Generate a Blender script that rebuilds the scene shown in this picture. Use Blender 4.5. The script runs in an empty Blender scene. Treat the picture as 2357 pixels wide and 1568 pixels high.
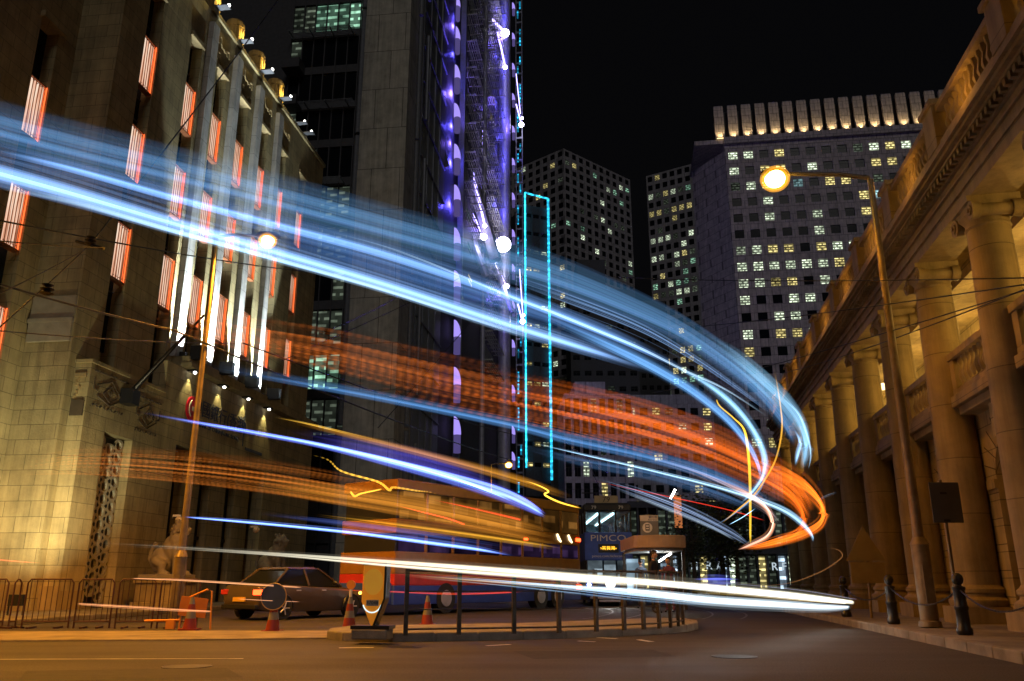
import bpy, math, random
from mathutils import Vector, Matrix, noise
R = math.radians
rnd = random.Random(7)

# ------------------------------------------------------------------ camera, world, exposure
sc = bpy.context.scene
TH = math.atan(558 / 1900); FP = 1900.0
cam_d = bpy.data.cameras.new("camera"); cam = bpy.data.objects.new("camera", cam_d)
sc.collection.objects.link(cam); sc.camera = cam
cam.location = (0, 0, 1.0); cam.rotation_euler = (math.pi / 2 + TH, 0, 0)
cam_d.sensor_width = 36; cam_d.lens = 36 * FP / 2357; cam_d.clip_end = 3000; cam_d.clip_start = .05
w = bpy.data.worlds.new("World"); sc.world = w; w.use_nodes = True
bg = w.node_tree.nodes['Background']; bg.inputs[0].default_value = (.5, .5, .6, 1); bg.inputs[1].default_value = .004
sun_d = bpy.data.lights.new("fill_sun", 'SUN'); sun_d.energy = .2; sun_d.angle = R(15); sun_d.color = (1, .95, .9)
sun = bpy.data.objects.new("fill_sun", sun_d); sc.collection.objects.link(sun)  # soft sun added as even fill on the facades
sun.rotation_euler = (R(60), 0, R(6))
sc.view_settings.view_transform = 'Standard'; sc.view_settings.look = 'None'
sc.view_settings.exposure = 0; sc.view_settings.gamma = 1; sc.view_settings.use_curve_mapping = False
cy = sc.cycles
cy.transparent_max_bounces = 160; cy.max_bounces = 5; cy.diffuse_bounces = 2; cy.glossy_bounces = 3
cy.transmission_bounces = 4; cy.use_denoising = True; cy.sample_clamp_indirect = 3; cy.sample_clamp_direct = 0
cy.caustics_reflective = False; cy.caustics_refractive = False; cy.use_adaptive_sampling = True

# ------------------------------------------------------------------ helpers
def ray(u, v):
    x = u - 1178.5; q = v - 784
    return Vector((x, FP * math.cos(TH) + q * math.sin(TH), FP * math.sin(TH) - q * math.cos(TH)))
def at(u, v, Y):
    r = ray(u, v); k = Y / r.y
    return Vector((r.x * k, Y, 1 + r.z * k))
def gnd(u, v, z=0.0):
    r = ray(u, v); k = (z - 1) / r.z
    return Vector((r.x * k, r.y * k, z))
def link(o):
    sc.collection.objects.link(o); return o
def tag(o, label=None, cat=None, group=None, kind=None):
    if label: o['label'] = label
    if cat: o['category'] = cat
    if group: o['group'] = group
    if kind: o['kind'] = kind
    return o
def empty(name, loc=(0, 0, 0), rz=0):
    o = bpy.data.objects.new(name, None); o.location = loc; o.rotation_euler = (0, 0, rz); o.empty_display_size = .3
    return link(o)
def kids(o): return list(o.children)
def copy_tree(o, parent=None):
    c = o.copy(); link(c)
    if parent is not None: c.parent = parent
    for ch in kids(o): copy_tree(ch, c)
    return c
def put(o, parent, loc=(0, 0, 0), rz=0, scale=None):
    c = o.copy(); link(c); c.parent = parent; c.location = loc; c.rotation_euler = (0, 0, rz)
    if scale: c.scale = scale
    return c

class MB:
    def __init__(s, dy=0.0): s.v = []; s.f = []; s.m = []; s.dy = dy
    def add(s, vs, fs, m=0):
        b = len(s.v); s.v += [(a[0], a[1] + s.dy, a[2]) for a in vs]
        s.f += [tuple(b + i for i in f) for f in fs]; s.m += [m] * len(fs); return s
    def box(s, x0, x1, y0, y1, z0, z1, m=0):
        return s.add([(x0, y0, z0), (x1, y0, z0), (x1, y1, z0), (x0, y1, z0), (x0, y0, z1), (x1, y0, z1), (x1, y1, z1), (x0, y1, z1)],
                     [(3, 2, 1, 0), (4, 5, 6, 7), (0, 1, 5, 4), (1, 2, 6, 5), (2, 3, 7, 6), (3, 0, 4, 7)], m)
    def obox(s, c, sx, sy, sz, rot=None, m=0):
        vs = []
        for dx, dy, dz in ((-1, -1, -1), (1, -1, -1), (1, 1, -1), (-1, 1, -1), (-1, -1, 1), (1, -1, 1), (1, 1, 1), (-1, 1, 1)):
            p = Vector((dx * sx / 2, dy * sy / 2, dz * sz / 2))
            if rot is not None: p = rot @ p
            vs.append(Vector(c) + p)
        return s.add(vs, [(3, 2, 1, 0), (4, 5, 6, 7), (0, 1, 5, 4), (1, 2, 6, 5), (2, 3, 7, 6), (3, 0, 4, 7)], m)
    def prism(s, poly, z0, z1, m=0):
        n = len(poly)
        return s.add([(p[0], p[1], z0) for p in poly] + [(p[0], p[1], z1) for p in poly],
                     [tuple(range(n))[::-1], tuple(range(n, 2 * n))] + [(i, (i + 1) % n, n + (i + 1) % n, n + i) for i in range(n)], m)
    def prism_x(s, poly, x0, x1, m=0):     # poly in (y, z), extruded along x
        n = len(poly)
        return s.add([(x0, p[0], p[1]) for p in poly] + [(x1, p[0], p[1]) for p in poly],
                     [tuple(range(n)), tuple(range(n, 2 * n))[::-1]] + [(i, n + i, n + (i + 1) % n, (i + 1) % n) for i in range(n)], m)
    def tube(s, pts, r, n=8, m=0, cap=True):
        pts = [Vector(p) for p in pts]; rs = r if isinstance(r, (list, tuple)) else [r] * len(pts)
        vs = []; fs = []; ref = None
        for i, p in enumerate(pts):
            t = (pts[min(i + 1, len(pts) - 1)] - pts[max(i - 1, 0)])
            if t.length < 1e-9: t = Vector((0, 0, 1))
            t.normalize()
            if ref is None: ref = Vector((0, 0, 1)) if abs(t.z) < .9 else Vector((1, 0, 0))
            a = (ref - t * ref.dot(t)); a = a.normalized() if a.length > 1e-6 else t.orthogonal().normalized()
            b = t.cross(a); ref = a
            for k in range(n):
                g = 2 * math.pi * k / n
                vs.append(p + (a * math.cos(g) + b * math.sin(g)) * rs[i])
        for i in range(len(pts) - 1):
            for k in range(n):
                fs.append((i * n + k, i * n + (k + 1) % n, (i + 1) * n + (k + 1) % n, (i + 1) * n + k))
        if cap: fs += [tuple(range(n))[::-1], tuple(range((len(pts) - 1) * n, len(pts) * n))]
        return s.add(vs, fs, m)
    def cyl(s, p0, p1, r0, r1=None, n=16, m=0): return s.tube([p0, p1], [r0, r0 if r1 is None else r1], n, m)
    def lathe(s, prof, cx=0, cy_=0, cz=0, n=24, m=0, sq=False):
        vs = []; fs = []
        for r, z in prof:
            for k in range(n):
                g = 2 * math.pi * (k + .5) / n
                vs.append((cx + r * math.cos(g), cy_ + r * math.sin(g), cz + z))
        for i in range(len(prof) - 1):
            for k in range(n): fs.append((i * n + k, i * n + (k + 1) % n, (i + 1) * n + (k + 1) % n, (i + 1) * n + k))
        fs += [tuple(range(n))[::-1], tuple(range((len(prof) - 1) * n, len(prof) * n))]
        return s.add(vs, fs, m)
    def ball(s, c, rx, ry=None, rz=None, n=12, m=0, rot=None):
        ry = rx if ry is None else ry; rz = rx if rz is None else rz
        vs = []; fs = []; h = n // 2
        for i in range(h + 1):
            a = math.pi * i / h
            for k in range(n):
                g = 2 * math.pi * k / n
                p = Vector((rx * math.sin(a) * math.cos(g), ry * math.sin(a) * math.sin(g), rz * math.cos(a)))
                if rot is not None: p = rot @ p
                vs.append(Vector(c) + p)
        for i in range(h):
            for k in range(n): fs.append((i * n + k, (i + 1) * n + k, (i + 1) * n + (k + 1) % n, i * n + (k + 1) % n))
        return s.add(vs, fs, m)
    def build(s, name, mats, parent=None, smooth=False, bevel=0):
        me = bpy.data.meshes.new(name); me.from_pydata([tuple(v) for v in s.v], [], s.f)
        mats = mats if isinstance(mats, (list, tuple)) else [mats]
        for q in mats: me.materials.append(q)
        me.polygons.foreach_set('material_index', s.m)
        if smooth:
            me.polygons.foreach_set('use_smooth', [True] * len(me.polygons))
            try: me.set_sharp_from_angle(angle=R(40))
            except Exception: pass
        me.validate(clean_customdata=False); me.update()
        o = link(bpy.data.objects.new(name, me))
        if parent is not None: o.parent = parent
        if bevel:
            b = o.modifiers.new('bevel', 'BEVEL'); b.width = bevel; b.segments = 2; b.limit_method = 'ANGLE'
        return o
def text_mesh(name, s, size, mat, parent, M, ext=.01, align='CENTER', sx=1):
    c = bpy.data.curves.new(name, 'FONT'); c.body = s; c.size = size; c.extrude = ext; c.align_x = align; c.align_y = 'CENTER'
    c.resolution_u = 3; c.space_character = 1.0
    t = bpy.data.objects.new(name, c); link(t)
    bpy.context.view_layer.update()
    me = bpy.data.meshes.new_from_object(t.evaluated_get(bpy.context.evaluated_depsgraph_get()))
    bpy.data.objects.remove(t)
    me.materials.clear(); me.materials.append(mat); me.transform(M @ Matrix.Diagonal((sx, 1, 1, 1)))
    me.name = name
    o = link(bpy.data.objects.new(name, me)); o.parent = parent; return o

# ------------------------------------------------------------------ materials
def new_mat(name):
    m = bpy.data.materials.new(name); m.use_nodes = True
    nt = m.node_tree; return m, nt, nt.nodes['Principled BSDF']
def mat(name, col, rough=.6, metal=0.0, var=.15, scale=3.0, bump=.0, bscale=40.0, emis=None, es=0, spec=None):
    m, nt, b = new_mat(name); L = nt.links.new
    b.inputs['Roughness'].default_value = rough; b.inputs['Metallic'].default_value = metal
    if spec is not None: b.inputs['Specular IOR Level'].default_value = spec
    tc = nt.nodes.new('ShaderNodeTexCoord')
    n = nt.nodes.new('ShaderNodeTexNoise'); n.inputs['Scale'].default_value = scale; n.inputs['Detail'].default_value = 6
    L(tc.outputs['Object'], n.inputs['Vector'])
    cr = nt.nodes.new('ShaderNodeMapRange'); cr.inputs[1].default_value = .3; cr.inputs[2].default_value = .7
    cr.inputs[3].default_value = 1 - var; cr.inputs[4].default_value = 1 + var
    L(n.outputs['Fac'], cr.inputs[0])
    mx = nt.nodes.new('ShaderNodeVectorMath'); mx.operation = 'SCALE'; mx.inputs[0].default_value = col[:3]
    L(cr.outputs[0], mx.inputs['Scale']); L(mx.outputs[0], b.inputs['Base Color'])
    if bump:
        n2 = nt.nodes.new('ShaderNodeTexNoise'); n2.inputs['Scale'].default_value = bscale; n2.inputs['Detail'].default_value = 5
        L(tc.outputs['Object'], n2.inputs['Vector'])
        bp = nt.nodes.new('ShaderNodeBump'); bp.inputs['Strength'].default_value = bump; bp.inputs['Distance'].default_value = .02
        L(n2.outputs['Fac'], bp.inputs['Height']); L(bp.outputs[0], b.inputs['Normal'])
    if emis:
        b.inputs['Emission Color'].default_value = (*emis, 1); b.inputs['Emission Strength'].default_value = es
    return m
def stone(name, col, bw=1.25, bh=.62, mortar=.012, var=.18, rough=.8, bump=.35, dark=.45, grain=35):
    m, nt, b = new_mat(name); L = nt.links.new; N = nt.nodes.new
    b.inputs['Roughness'].default_value = rough
    tc = N('ShaderNodeTexCoord'); sp = N('ShaderNodeSeparateXYZ'); L(tc.outputs['Object'], sp.inputs[0])
    ad = N('ShaderNodeMath'); ad.operation = 'ADD'; L(sp.outputs[0], ad.inputs[0]); L(sp.outputs[1], ad.inputs[1])
    cb = N('ShaderNodeCombineXYZ'); L(ad.outputs[0], cb.inputs[0]); L(sp.outputs[2], cb.inputs[1])
    br = N('ShaderNodeTexBrick'); L(cb.outputs[0], br.inputs['Vector'])
    br.inputs['Scale'].default_value = 1; br.inputs['Brick Width'].default_value = bw; br.inputs['Row Height'].default_value = bh
    br.inputs['Mortar Size'].default_value = mortar; br.inputs['Mortar Smooth'].default_value = .3
    c = Vector(col)
    br.inputs['Color1'].default_value = (*(c * (1 - var)), 1); br.inputs['Color2'].default_value = (*(c * (1 + var)), 1)
    br.inputs['Mortar'].default_value = (*(c * dark), 1)
    n = N('ShaderNodeTexNoise'); n.inputs['Scale'].default_value = .9; n.inputs['Detail'].default_value = 9; n.inputs['Roughness'].default_value = .65
    L(tc.outputs['Object'], n.inputs['Vector'])
    mpp = N('ShaderNodeMapping'); mpp.inputs['Scale'].default_value = (2.6, 2.6, .16); L(tc.outputs['Object'], mpp.inputs[0])
    nst = N('ShaderNodeTexNoise'); nst.inputs['Scale'].default_value = 1; nst.inputs['Detail'].default_value = 6; nst.inputs['Roughness'].default_value = .7; L(mpp.outputs[0], nst.inputs['Vector'])
    mxx = N('ShaderNodeMath'); mxx.operation = 'MULTIPLY_ADD'; mxx.inputs[1].default_value = .5; L(nst.outputs['Fac'], mxx.inputs[0]); 
    hf = N('ShaderNodeMath'); hf.operation = 'MULTIPLY'; hf.inputs[1].default_value = .5; L(n.outputs['Fac'], hf.inputs[0]); L(hf.outputs[0], mxx.inputs[2])
    mr = N('ShaderNodeMapRange'); mr.inputs[1].default_value = .36; mr.inputs[2].default_value = .62; mr.inputs[3].default_value = .55; mr.inputs[4].default_value = 1.22
    L(mxx.outputs[0], mr.inputs[0])
    mx = N('ShaderNodeVectorMath'); mx.operation = 'SCALE'; L(br.outputs['Color'], mx.inputs[0]); L(mr.outputs[0], mx.inputs['Scale'])
    L(mx.outputs[0], b.inputs['Base Color'])
    n2 = N('ShaderNodeTexNoise'); n2.inputs['Scale'].default_value = grain; n2.inputs['Detail'].default_value = 5
    L(tc.outputs['Object'], n2.inputs['Vector'])
    s2 = N('ShaderNodeMath'); s2.operation = 'MULTIPLY_ADD'; s2.inputs[1].default_value = -1.2; L(br.outputs['Fac'], s2.inputs[0]); L(n2.outputs['Fac'], s2.inputs[2])
    bp = N('ShaderNodeBump'); bp.inputs['Strength'].default_value = bump; bp.inputs['Distance'].default_value = .03
    L(s2.outputs[0], bp.inputs['Height']); L(bp.outputs[0], b.inputs['Normal'])
    return m
def emit(name, col, s, var=0, scale=2.0):
    m = bpy.data.materials.new(name); m.use_nodes = True; nt = m.node_tree; nt.nodes.clear(); L = nt.links.new
    o = nt.nodes.new('ShaderNodeOutputMaterial'); e = nt.nodes.new('ShaderNodeEmission'); e.inputs[0].default_value = (*col, 1); e.inputs[1].default_value = s
    L(e.outputs[0], o.inputs[0])
    if var:
        tc = nt.nodes.new('ShaderNodeTexCoord'); oi = nt.nodes.new('ShaderNodeObjectInfo')
        ad = nt.nodes.new('ShaderNodeVectorMath'); ad.operation = 'ADD'
        sc_ = nt.nodes.new('ShaderNodeVectorMath'); sc_.operation = 'SCALE'; sc_.inputs[0].default_value = (37, 11, 5); L(oi.outputs['Random'], sc_.inputs['Scale'])
        L(tc.outputs['Object'], ad.inputs[0]); L(sc_.outputs[0], ad.inputs[1])
        n = nt.nodes.new('ShaderNodeTexBrick'); n.inputs['Scale'].default_value = 1; n.inputs['Brick Width'].default_value = 1.5 / scale; n.inputs['Row Height'].default_value = .75 / scale
        n.inputs['Mortar Size'].default_value = .27 / scale; n.inputs['Mortar Smooth'].default_value = .25
        sx = nt.nodes.new('ShaderNodeSeparateXYZ'); cx = nt.nodes.new('ShaderNodeCombineXYZ'); L(ad.outputs[0], sx.inputs[0]); L(sx.outputs[0], cx.inputs[0]); L(sx.outputs[2], cx.inputs[1]); L(cx.outputs[0], n.inputs['Vector'])
        nz = nt.nodes.new('ShaderNodeTexNoise'); nz.inputs['Scale'].default_value = 1.1; nz.inputs['Detail'].default_value = 3; L(ad.outputs[0], nz.inputs['Vector'])
        mn = nt.nodes.new('ShaderNodeMapRange'); mn.inputs[1].default_value = .35; mn.inputs[2].default_value = .65; mn.inputs[3].default_value = .35; mn.inputs[4].default_value = 1.3; L(nz.outputs[0], mn.inputs[0])
        mb = nt.nodes.new('ShaderNodeMapRange'); mb.inputs[3].default_value = s * (1 + 3 * var); mb.inputs[4].default_value = s * (1.05 - .75 * var); L(n.outputs['Fac'], mb.inputs[0])
        mr = nt.nodes.new('ShaderNodeMath'); mr.operation = 'MULTIPLY'; L(mb.outputs[0], mr.inputs[0]); L(mn.outputs[0], mr.inputs[1])
        m2 = nt.nodes.new('ShaderNodeMath'); m2.operation = 'MULTIPLY'; L(mr.outputs[0], m2.inputs[0])
        r2 = nt.nodes.new('ShaderNodeMapRange'); r2.inputs[3].default_value = .35; r2.inputs[4].default_value = 1.25; L(oi.outputs['Random'], r2.inputs[0])
        L(r2.outputs[0], m2.inputs[1]); L(m2.outputs[0], e.inputs[1])
    return m
def glass(name, col=(.01, .012, .015), rough=.12):
    m, nt, b = new_mat(name); b.inputs['Base Color'].default_value = (*col, 1); b.inputs['Roughness'].default_value = rough
    b.inputs['Specular IOR Level'].default_value = .06
    n = nt.nodes.new('ShaderNodeTexNoise'); n.inputs['Scale'].default_value = 1.5
    bp = nt.nodes.new('ShaderNodeBump'); bp.inputs['Strength'].default_value = .05; nt.links.new(n.outputs['Fac'], bp.inputs['Height']); nt.links.new(bp.outputs[0], b.inputs['Normal'])
    return m

M = {}
M['stone'] = stone('granite blocks', (.30, .27, .21))
M['stone_rough'] = stone('rough grey granite', (.26, .26, .25), bw=.9, bh=1.1, bump=.8, grain=18)
M['lime'] = stone('limestone ashlar', (.29, .215, .10), bw=60, bh=1.25, mortar=.010, var=.05, bump=.12)
M['lime_wall'] = stone('limestone wall', (.34, .26, .12), bw=1.3, bh=.55, mortar=.014, var=.05, bump=.12)
M['carved'] = mat('carved granite', (.3, .27, .2), .8, bump=.6, bscale=14)
M['groove'] = mat('carved shadow line', (.07, .05, .03), .9)
M['dark'] = mat('dark metal', (.03, .03, .032), .45, .6)
M['black'] = mat('black paint', (.012, .012, .013), .4)
M['glass'] = glass('dark glass')
M['copper'] = mat('copper grille', (.42, .16, .07), .4, .8, bump=.1)
M['glowc'] = emit('warm grille glow', (1, .36, .13), 1.25)
M['glowr'] = emit('red neon edge', (1, .16, .04), 1.7)
M['conc'] = stone('grey cladding panels', (.5, .48, .42), bw=2.5, bh=3.9, mortar=.035, var=.03, bump=.1, dark=.3, grain=12)
M['steel'] = mat('grey steel cladding', (.19, .2, .23), .45, .3)
M['steel_l'] = mat('light steel', (.45, .45, .5), .4, .3)
M['tower_a'] = stone('grey tower cladding', (.42, .4, .44), bw=3.2, bh=3.0, mortar=.05, var=.04, bump=.1, grain=8)
M['tower_c'] = stone('pale tower cladding', (.6, .52, .49), bw=1.7, bh=1.9, mortar=.07, var=.05, bump=.1, grain=8)
M['dull'] = mat('dull dark cladding', (.07, .07, .08), .7)
M['win_w'] = emit('office light cool', (.85, 1, .72), .55, .75, 1.3)
M['win_y'] = emit('office light warm', (1, .83, .32), .42, .75, 1.3)
M['win_g'] = emit('office light green', (.45, .9, .62), .3, .75, 1.0)
M['win_b'] = emit('office light blue', (.55, .95, 1), .5, .5, 1.2)
M['win_dim'] = emit('office light dim', (.5, .62, .45), .07, .7, 1.2)
M['white_e'] = emit('white lamp', (1, .97, .9), 14)
M['sodium'] = emit('sodium lamp', (1, .62, .12), 40)
M['cyan'] = emit('cyan light tube', (.03, .62, 1), 3.2, .25, .8)
M['violet'] = emit('violet scallop glow', (.42, .32, 1), 1.0)
M['violet_b'] = emit('violet light tube', (.42, .35, 1), 5)
M['violet_w'] = emit('white violet lamp', (.75, .7, 1), 30)
M['paint_w'] = mat('white paint', (.6, .6, .58), .6, var=.25, scale=8)
M['orange'] = mat('orange sign', (.75, .28, .03), .45); M['beacon'] = mat('lit orange beacon', (.7, .26, .03), .45, emis=(1, .33, .02), es=.28)
M['concrete'] = mat('kerb concrete', (.2, .18, .15), .85, var=.35, scale=2.5, bump=.5)
M['rubber'] = mat('rubber', (.02, .02, .02), .7)
M['skin'] = mat('skin', (.45, .27, .18), .5)
M['suit'] = mat('dark suit', (.02, .02, .03), .8)
M['purple'] = mat('plum cloth', (.10, .03, .09), .8)
M['hair'] = mat('black hair', (.008, .007, .007), .5)
M['blue'] = mat('blue paint', (.03, .07, .35), .35); M['tramblue'] = mat('tram blue paint', (.05, .12, .55), .4)
M['white'] = mat('white', (.7, .7, .7), .5)
M['red'] = mat('red', (.5, .03, .02), .4)
M['yellow'] = mat('yellow', (.75, .42, .04), .4)
M['tail'] = emit('tail light', (1, .05, .01), 9)
M['amber'] = emit('amber light', (1, .45, .05), 8)
M['head'] = emit('head light', (1, .97, .9), 12)

# ------------------------------------------------------------------ lamps
def lamp(kind, loc, power, col, radius=.1, spot=None, blend=.5, to=None, parent=None, size=None):
    d = bpy.data.lights.new('lamp_light', kind); d.energy = power; d.color = col
    if kind == 'AREA':
        d.shape = 'RECTANGLE'; d.size, d.size_y = size
    else: d.shadow_soft_size = radius
    if spot: d.spot_size = R(spot); d.spot_blend = blend
    o = link(bpy.data.objects.new('lamp_light', d)); o.location = loc
    if parent is not None: o.parent = parent
    if to is not None:
        o.rotation_euler = (Vector(to) - Vector(loc)).to_track_quat('-Z', 'Y').to_euler()
    return o
SOD = (1, .39, .03)
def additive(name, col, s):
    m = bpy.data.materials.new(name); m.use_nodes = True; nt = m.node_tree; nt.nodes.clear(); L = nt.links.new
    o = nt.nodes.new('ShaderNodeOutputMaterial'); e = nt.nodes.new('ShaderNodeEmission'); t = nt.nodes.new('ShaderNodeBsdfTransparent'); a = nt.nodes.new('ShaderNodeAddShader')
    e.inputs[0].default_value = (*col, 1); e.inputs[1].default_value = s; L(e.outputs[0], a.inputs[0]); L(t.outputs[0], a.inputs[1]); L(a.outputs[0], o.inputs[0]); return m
M['amber_glare'] = additive('amber lamp glare', (1, .42, .02), .38)  # glowing shell material that paints in the glare round a bulb

# ------------------------------------------------------------------ ground
def asphalt():
    m, nt, b = new_mat('asphalt'); L = nt.links.new; N = nt.nodes.new
    tc = N('ShaderNodeTexCoord')
    n = N('ShaderNodeTexNoise'); n.inputs['Scale'].default_value = .35; n.inputs['Detail'].default_value = 8; L(tc.outputs['Object'], n.inputs[0])
    n2 = N('ShaderNodeTexNoise'); n2.inputs['Scale'].default_value = 45; n2.inputs['Detail'].default_value = 4; L(tc.outputs['Object'], n2.inputs[0])
    mp = N('ShaderNodeMapping'); mp.inputs['Scale'].default_value = (.12, 1.5, 1); L(tc.outputs['Object'], mp.inputs[0])
    n3 = N('ShaderNodeTexNoise'); n3.inputs['Scale'].default_value = 1.0; n3.inputs['Detail'].default_value = 5; L(mp.outputs[0], n3.inputs[0])
    a = N('ShaderNodeMath'); a.operation = 'ADD'; L(n.outputs[0], a.inputs[0]); L(n3.outputs[0], a.inputs[1])
    cr = N('ShaderNodeValToRGB'); cr.color_ramp.elements[0].position = .35; cr.color_ramp.elements[1].position = .68
    cr.color_ramp.elements[0].color = (.014, .012, .010, 1); cr.color_ramp.elements[1].color = (.058, .048, .038, 1)
    h = N('ShaderNodeMath'); h.operation = 'MULTIPLY'; h.inputs[1].default_value = .5; L(a.outputs[0], h.inputs[0]); L(h.outputs[0], cr.inputs[0])
    mr = N('ShaderNodeMapRange'); mr.inputs[1].default_value = .35; mr.inputs[2].default_value = .65; mr.inputs[3].default_value = .35; mr.inputs[4].default_value = 1.9; L(n2.outputs[0], mr.inputs[0])
    sc_ = N('ShaderNodeVectorMath'); sc_.operation = 'SCALE'; L(cr.outputs[0], sc_.inputs[0]); L(mr.outputs[0], sc_.inputs['Scale']); L(sc_.outputs[0], b.inputs['Base Color'])
    r = N('ShaderNodeMapRange'); r.inputs[1].default_value = .3; r.inputs[2].default_value = .7; r.inputs[3].default_value = .62; r.inputs[4].default_value = .92; L(n.outputs[0], r.inputs[0]); L(r.outputs[0], b.inputs['Roughness'])
    bp = N('ShaderNodeBump'); bp.inputs['Strength'].default_value = .6; bp.inputs['Distance'].default_value = .015; L(n2.outputs[0], bp.inputs['Height']); L(bp.outputs[0], b.inputs['Normal'])
    return m
M['asphalt'] = asphalt()
g = MB(); N_ = 40
g.add([(-1500, -300, 0), (1500, -300, 0), (1500, 1600, 0), (-1500, 1600, 0)], [(0, 1, 2, 3)])
tag(g.build('road', M['asphalt']), 'dark wet looking asphalt road across the foreground', kind='structure')
M['pave'] = stone('paving slabs', (.16, .14, .12), bw=.6, bh=.6, mortar=.01, bump=.15)
def slab_path(name, pts, z, mt, label, kerb=None):
    b = MB(); b.prism([(p[0], p[1]) for p in pts], -.02, z)
    o = b.build(name, mt, bevel=.03); return tag(o, label, kind='structure')
AZL, AZR = R(7.08), R(10.2)
def LW(s, t, z=0): return Vector((-19.02 + math.sin(AZL) * s + math.cos(AZL) * t, math.cos(AZL) * s - math.sin(AZL) * t, z))
def RW(s, t, z=0): return Vector((6.96 + math.sin(AZR) * s + math.cos(AZR) * t, math.cos(AZR) * s - math.sin(AZR) * t, z))
# right pavement with a real kerb step
rp = [RW(6, -2.2), RW(6, 40), RW(150, 40), RW(150, -2.7), RW(34, -2.7), RW(24, -2.45)]
slab_path('pavement', rp, .15, M['pave'], 'right hand pavement of small slabs beside the colonnade')
b = MB()
kl = [RW(6, -2.2), RW(24, -2.45), RW(34, -2.7), RW(150, -2.7)]
for i in range(3):
    a, c = kl[i], kl[i + 1]; n = max(1, int((c - a).length / 1.0))
    if i == 2: n = 40
    for k in range(n):
        p, q = a.lerp(c, k / n), a.lerp(c, (k + 1) / n - .012 / (c - a).length * 1)
        d = (q - p).normalized(); nn = Vector((-d.y, d.x, 0)) * .16
        b.prism([(p + nn)[:2], p[:2], q[:2], (q + nn)[:2]][::-1], -.02, .156)
tag(b.build('kerb', M['concrete'], bevel=.02), 'grey kerb stones edging the right pavement', kind='structure')
# left pavement (before the bank) and strip of pale paving
slab_path('pavement', [LW(-20, -30), LW(-20, 4.6), LW(20, 4.2), LW(33, 3.6), LW(60, 3.2), LW(160, 3.2), LW(160, -30)], .14, M['pave'], 'left hand pavement in front of the stone bank')
fr = [gnd(-500, 1481), gnd(0, 1477), gnd(400, 1475), gnd(760, 1471), gnd(760, 1455), gnd(400, 1455), gnd(0, 1457), gnd(-500, 1460)]
M['strip'] = mat('pale worn concrete', (.2, .165, .11), .7, var=.4, scale=1.6, bump=.4)
slab_path('path', fr, .03, M['strip'], 'low worn concrete strip running left from the traffic island')
# traffic island
front = [(752, 1471), (790, 1476), (900, 1478.5), (1100, 1475), (1300, 1470), (1430, 1465), (1520, 1460), (1580, 1455), (1606, 1449), (1604, 1443), (1570, 1437)]
back = [(1500, 1435), (1340, 1443), (1200, 1449), (1000, 1453), (800, 1457), (758, 1463)]
fp = [gnd(*p) for p in front]; bk = [gnd(*p) for p in back]
isl = MB(); isl.prism([p[:2] for p in fp + bk], -.02, .14)
tag(isl.build('traffic_island_surface', M['concrete'], bevel=.03), 'raised concrete surface of the traffic island', kind='structure')
b = MB()
for i in range(len(fp) - 1):
    a, c = fp[i], fp[i + 1]; n = max(1, round((c - a).length / .9)); d = (c - a).normalized(); nn = Vector((-d.y, d.x, 0)) * .14
    for k in range(n):
        p = a.lerp(c, (k + .012) / n); q = a.lerp(c, (k + .988) / n)
        b.prism([(p - nn * .1)[:2], (q - nn * .1)[:2], (q + nn)[:2], (p + nn)[:2]], -.02, .152 + .006 * math.sin(k * 7.1 + i))
tag(b.build('kerb', M['concrete'], bevel=.025), 'curved kerb stones edging the railed traffic island', kind='structure')
# markings and tram rails
b = MB()
for (u0, v0, u1, v1, wd) in ((780, 1492, 860, 1491, .1), (1120, 1487, 1175, 1484, .1), (1375, 1468, 1420, 1471, .1), (1470, 1473, 1500, 1478, .12), (-200, 1519, 560, 1516.5, .05), (1330, 1476, 1370, 1478, .1)):
    a, c = gnd(u0, v0), gnd(u1, v1); d = (c - a).normalized(); nn = Vector((-d.y, d.x, 0)) * wd / 2
    b.add([tuple((a + nn)[:2]) + (.004,), tuple((a - nn)[:2]) + (.004,), tuple((c - nn)[:2]) + (.004,), tuple((c + nn)[:2]) + (.004,)], [(0, 1, 2, 3)])
tag(b.build('road_marking', M['paint_w']), 'worn white line markings on the asphalt', kind='structure')
M['rail'] = mat('tram rail steel', (.16, .15, .14), .55, .8)
b = MB()
for off in (-.55, .55, 2.9, 4.0):
    pts = [Vector((4.35 + off + (0 if y > 34 else -((34 - y) ** 2) * .022), y, .006)) for y in list(range(25, 36)) + [45, 60, 90, 140]]
    for i in range(len(pts) - 1):
        a, c = pts[i], pts[i + 1]; d = (c - a).normalized(); nn = Vector((-d.y, d.x, 0)) * .035
        b.add([a + nn, a - nn, c - nn, c + nn], [(0, 3, 2, 1)])
tag(b.build('tram_track', M['rail']), 'steel tram rails set flush in the road', kind='structure')

# ------------------------------------------------------------------ stone bank on the left
def rot2(az): return -az
bank = empty('stone_bank', LW(30, 0), -AZL)
tag(bank, 'tall stone bank building at left with slit windows, copper grilles and uplit pilasters', 'building')
D = -30
WS = [30.3, 33.7, 36.27, 38.85, 41.5, 44.15]      # window slots on the projecting front
SL, SH = .5, 25.6
b = MB(D)
edges = [28.2] + [e for s_ in WS + [47.3] for e in (s_ - SL, s_ + SL)] + [50.7]
for i in range(0, len(edges), 2):
    b.box(-1.8, 0, edges[i], edges[i + 1], 0, SH)
b.box(-1.8, .004, 28.2, 50.7, SH, 28.0)
for s_ in WS + [47.3]: b.box(-1.8, -.62, s_ - SL, s_ + SL, 0, SH)
b.box(-14, -1.8, 28.35, 50.7, 0, 27.8)
b.box(-1.9, .12, 34.6, 50.8, 28.0, 28.22)
M['bankstone'] = stone('granite bank blocks', (.32, .26, .13), bw=.95, bh=.52, mortar=.012, var=.09, bump=.5, grain=14)
b.build('wall', M['bankstone'], bank)
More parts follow.
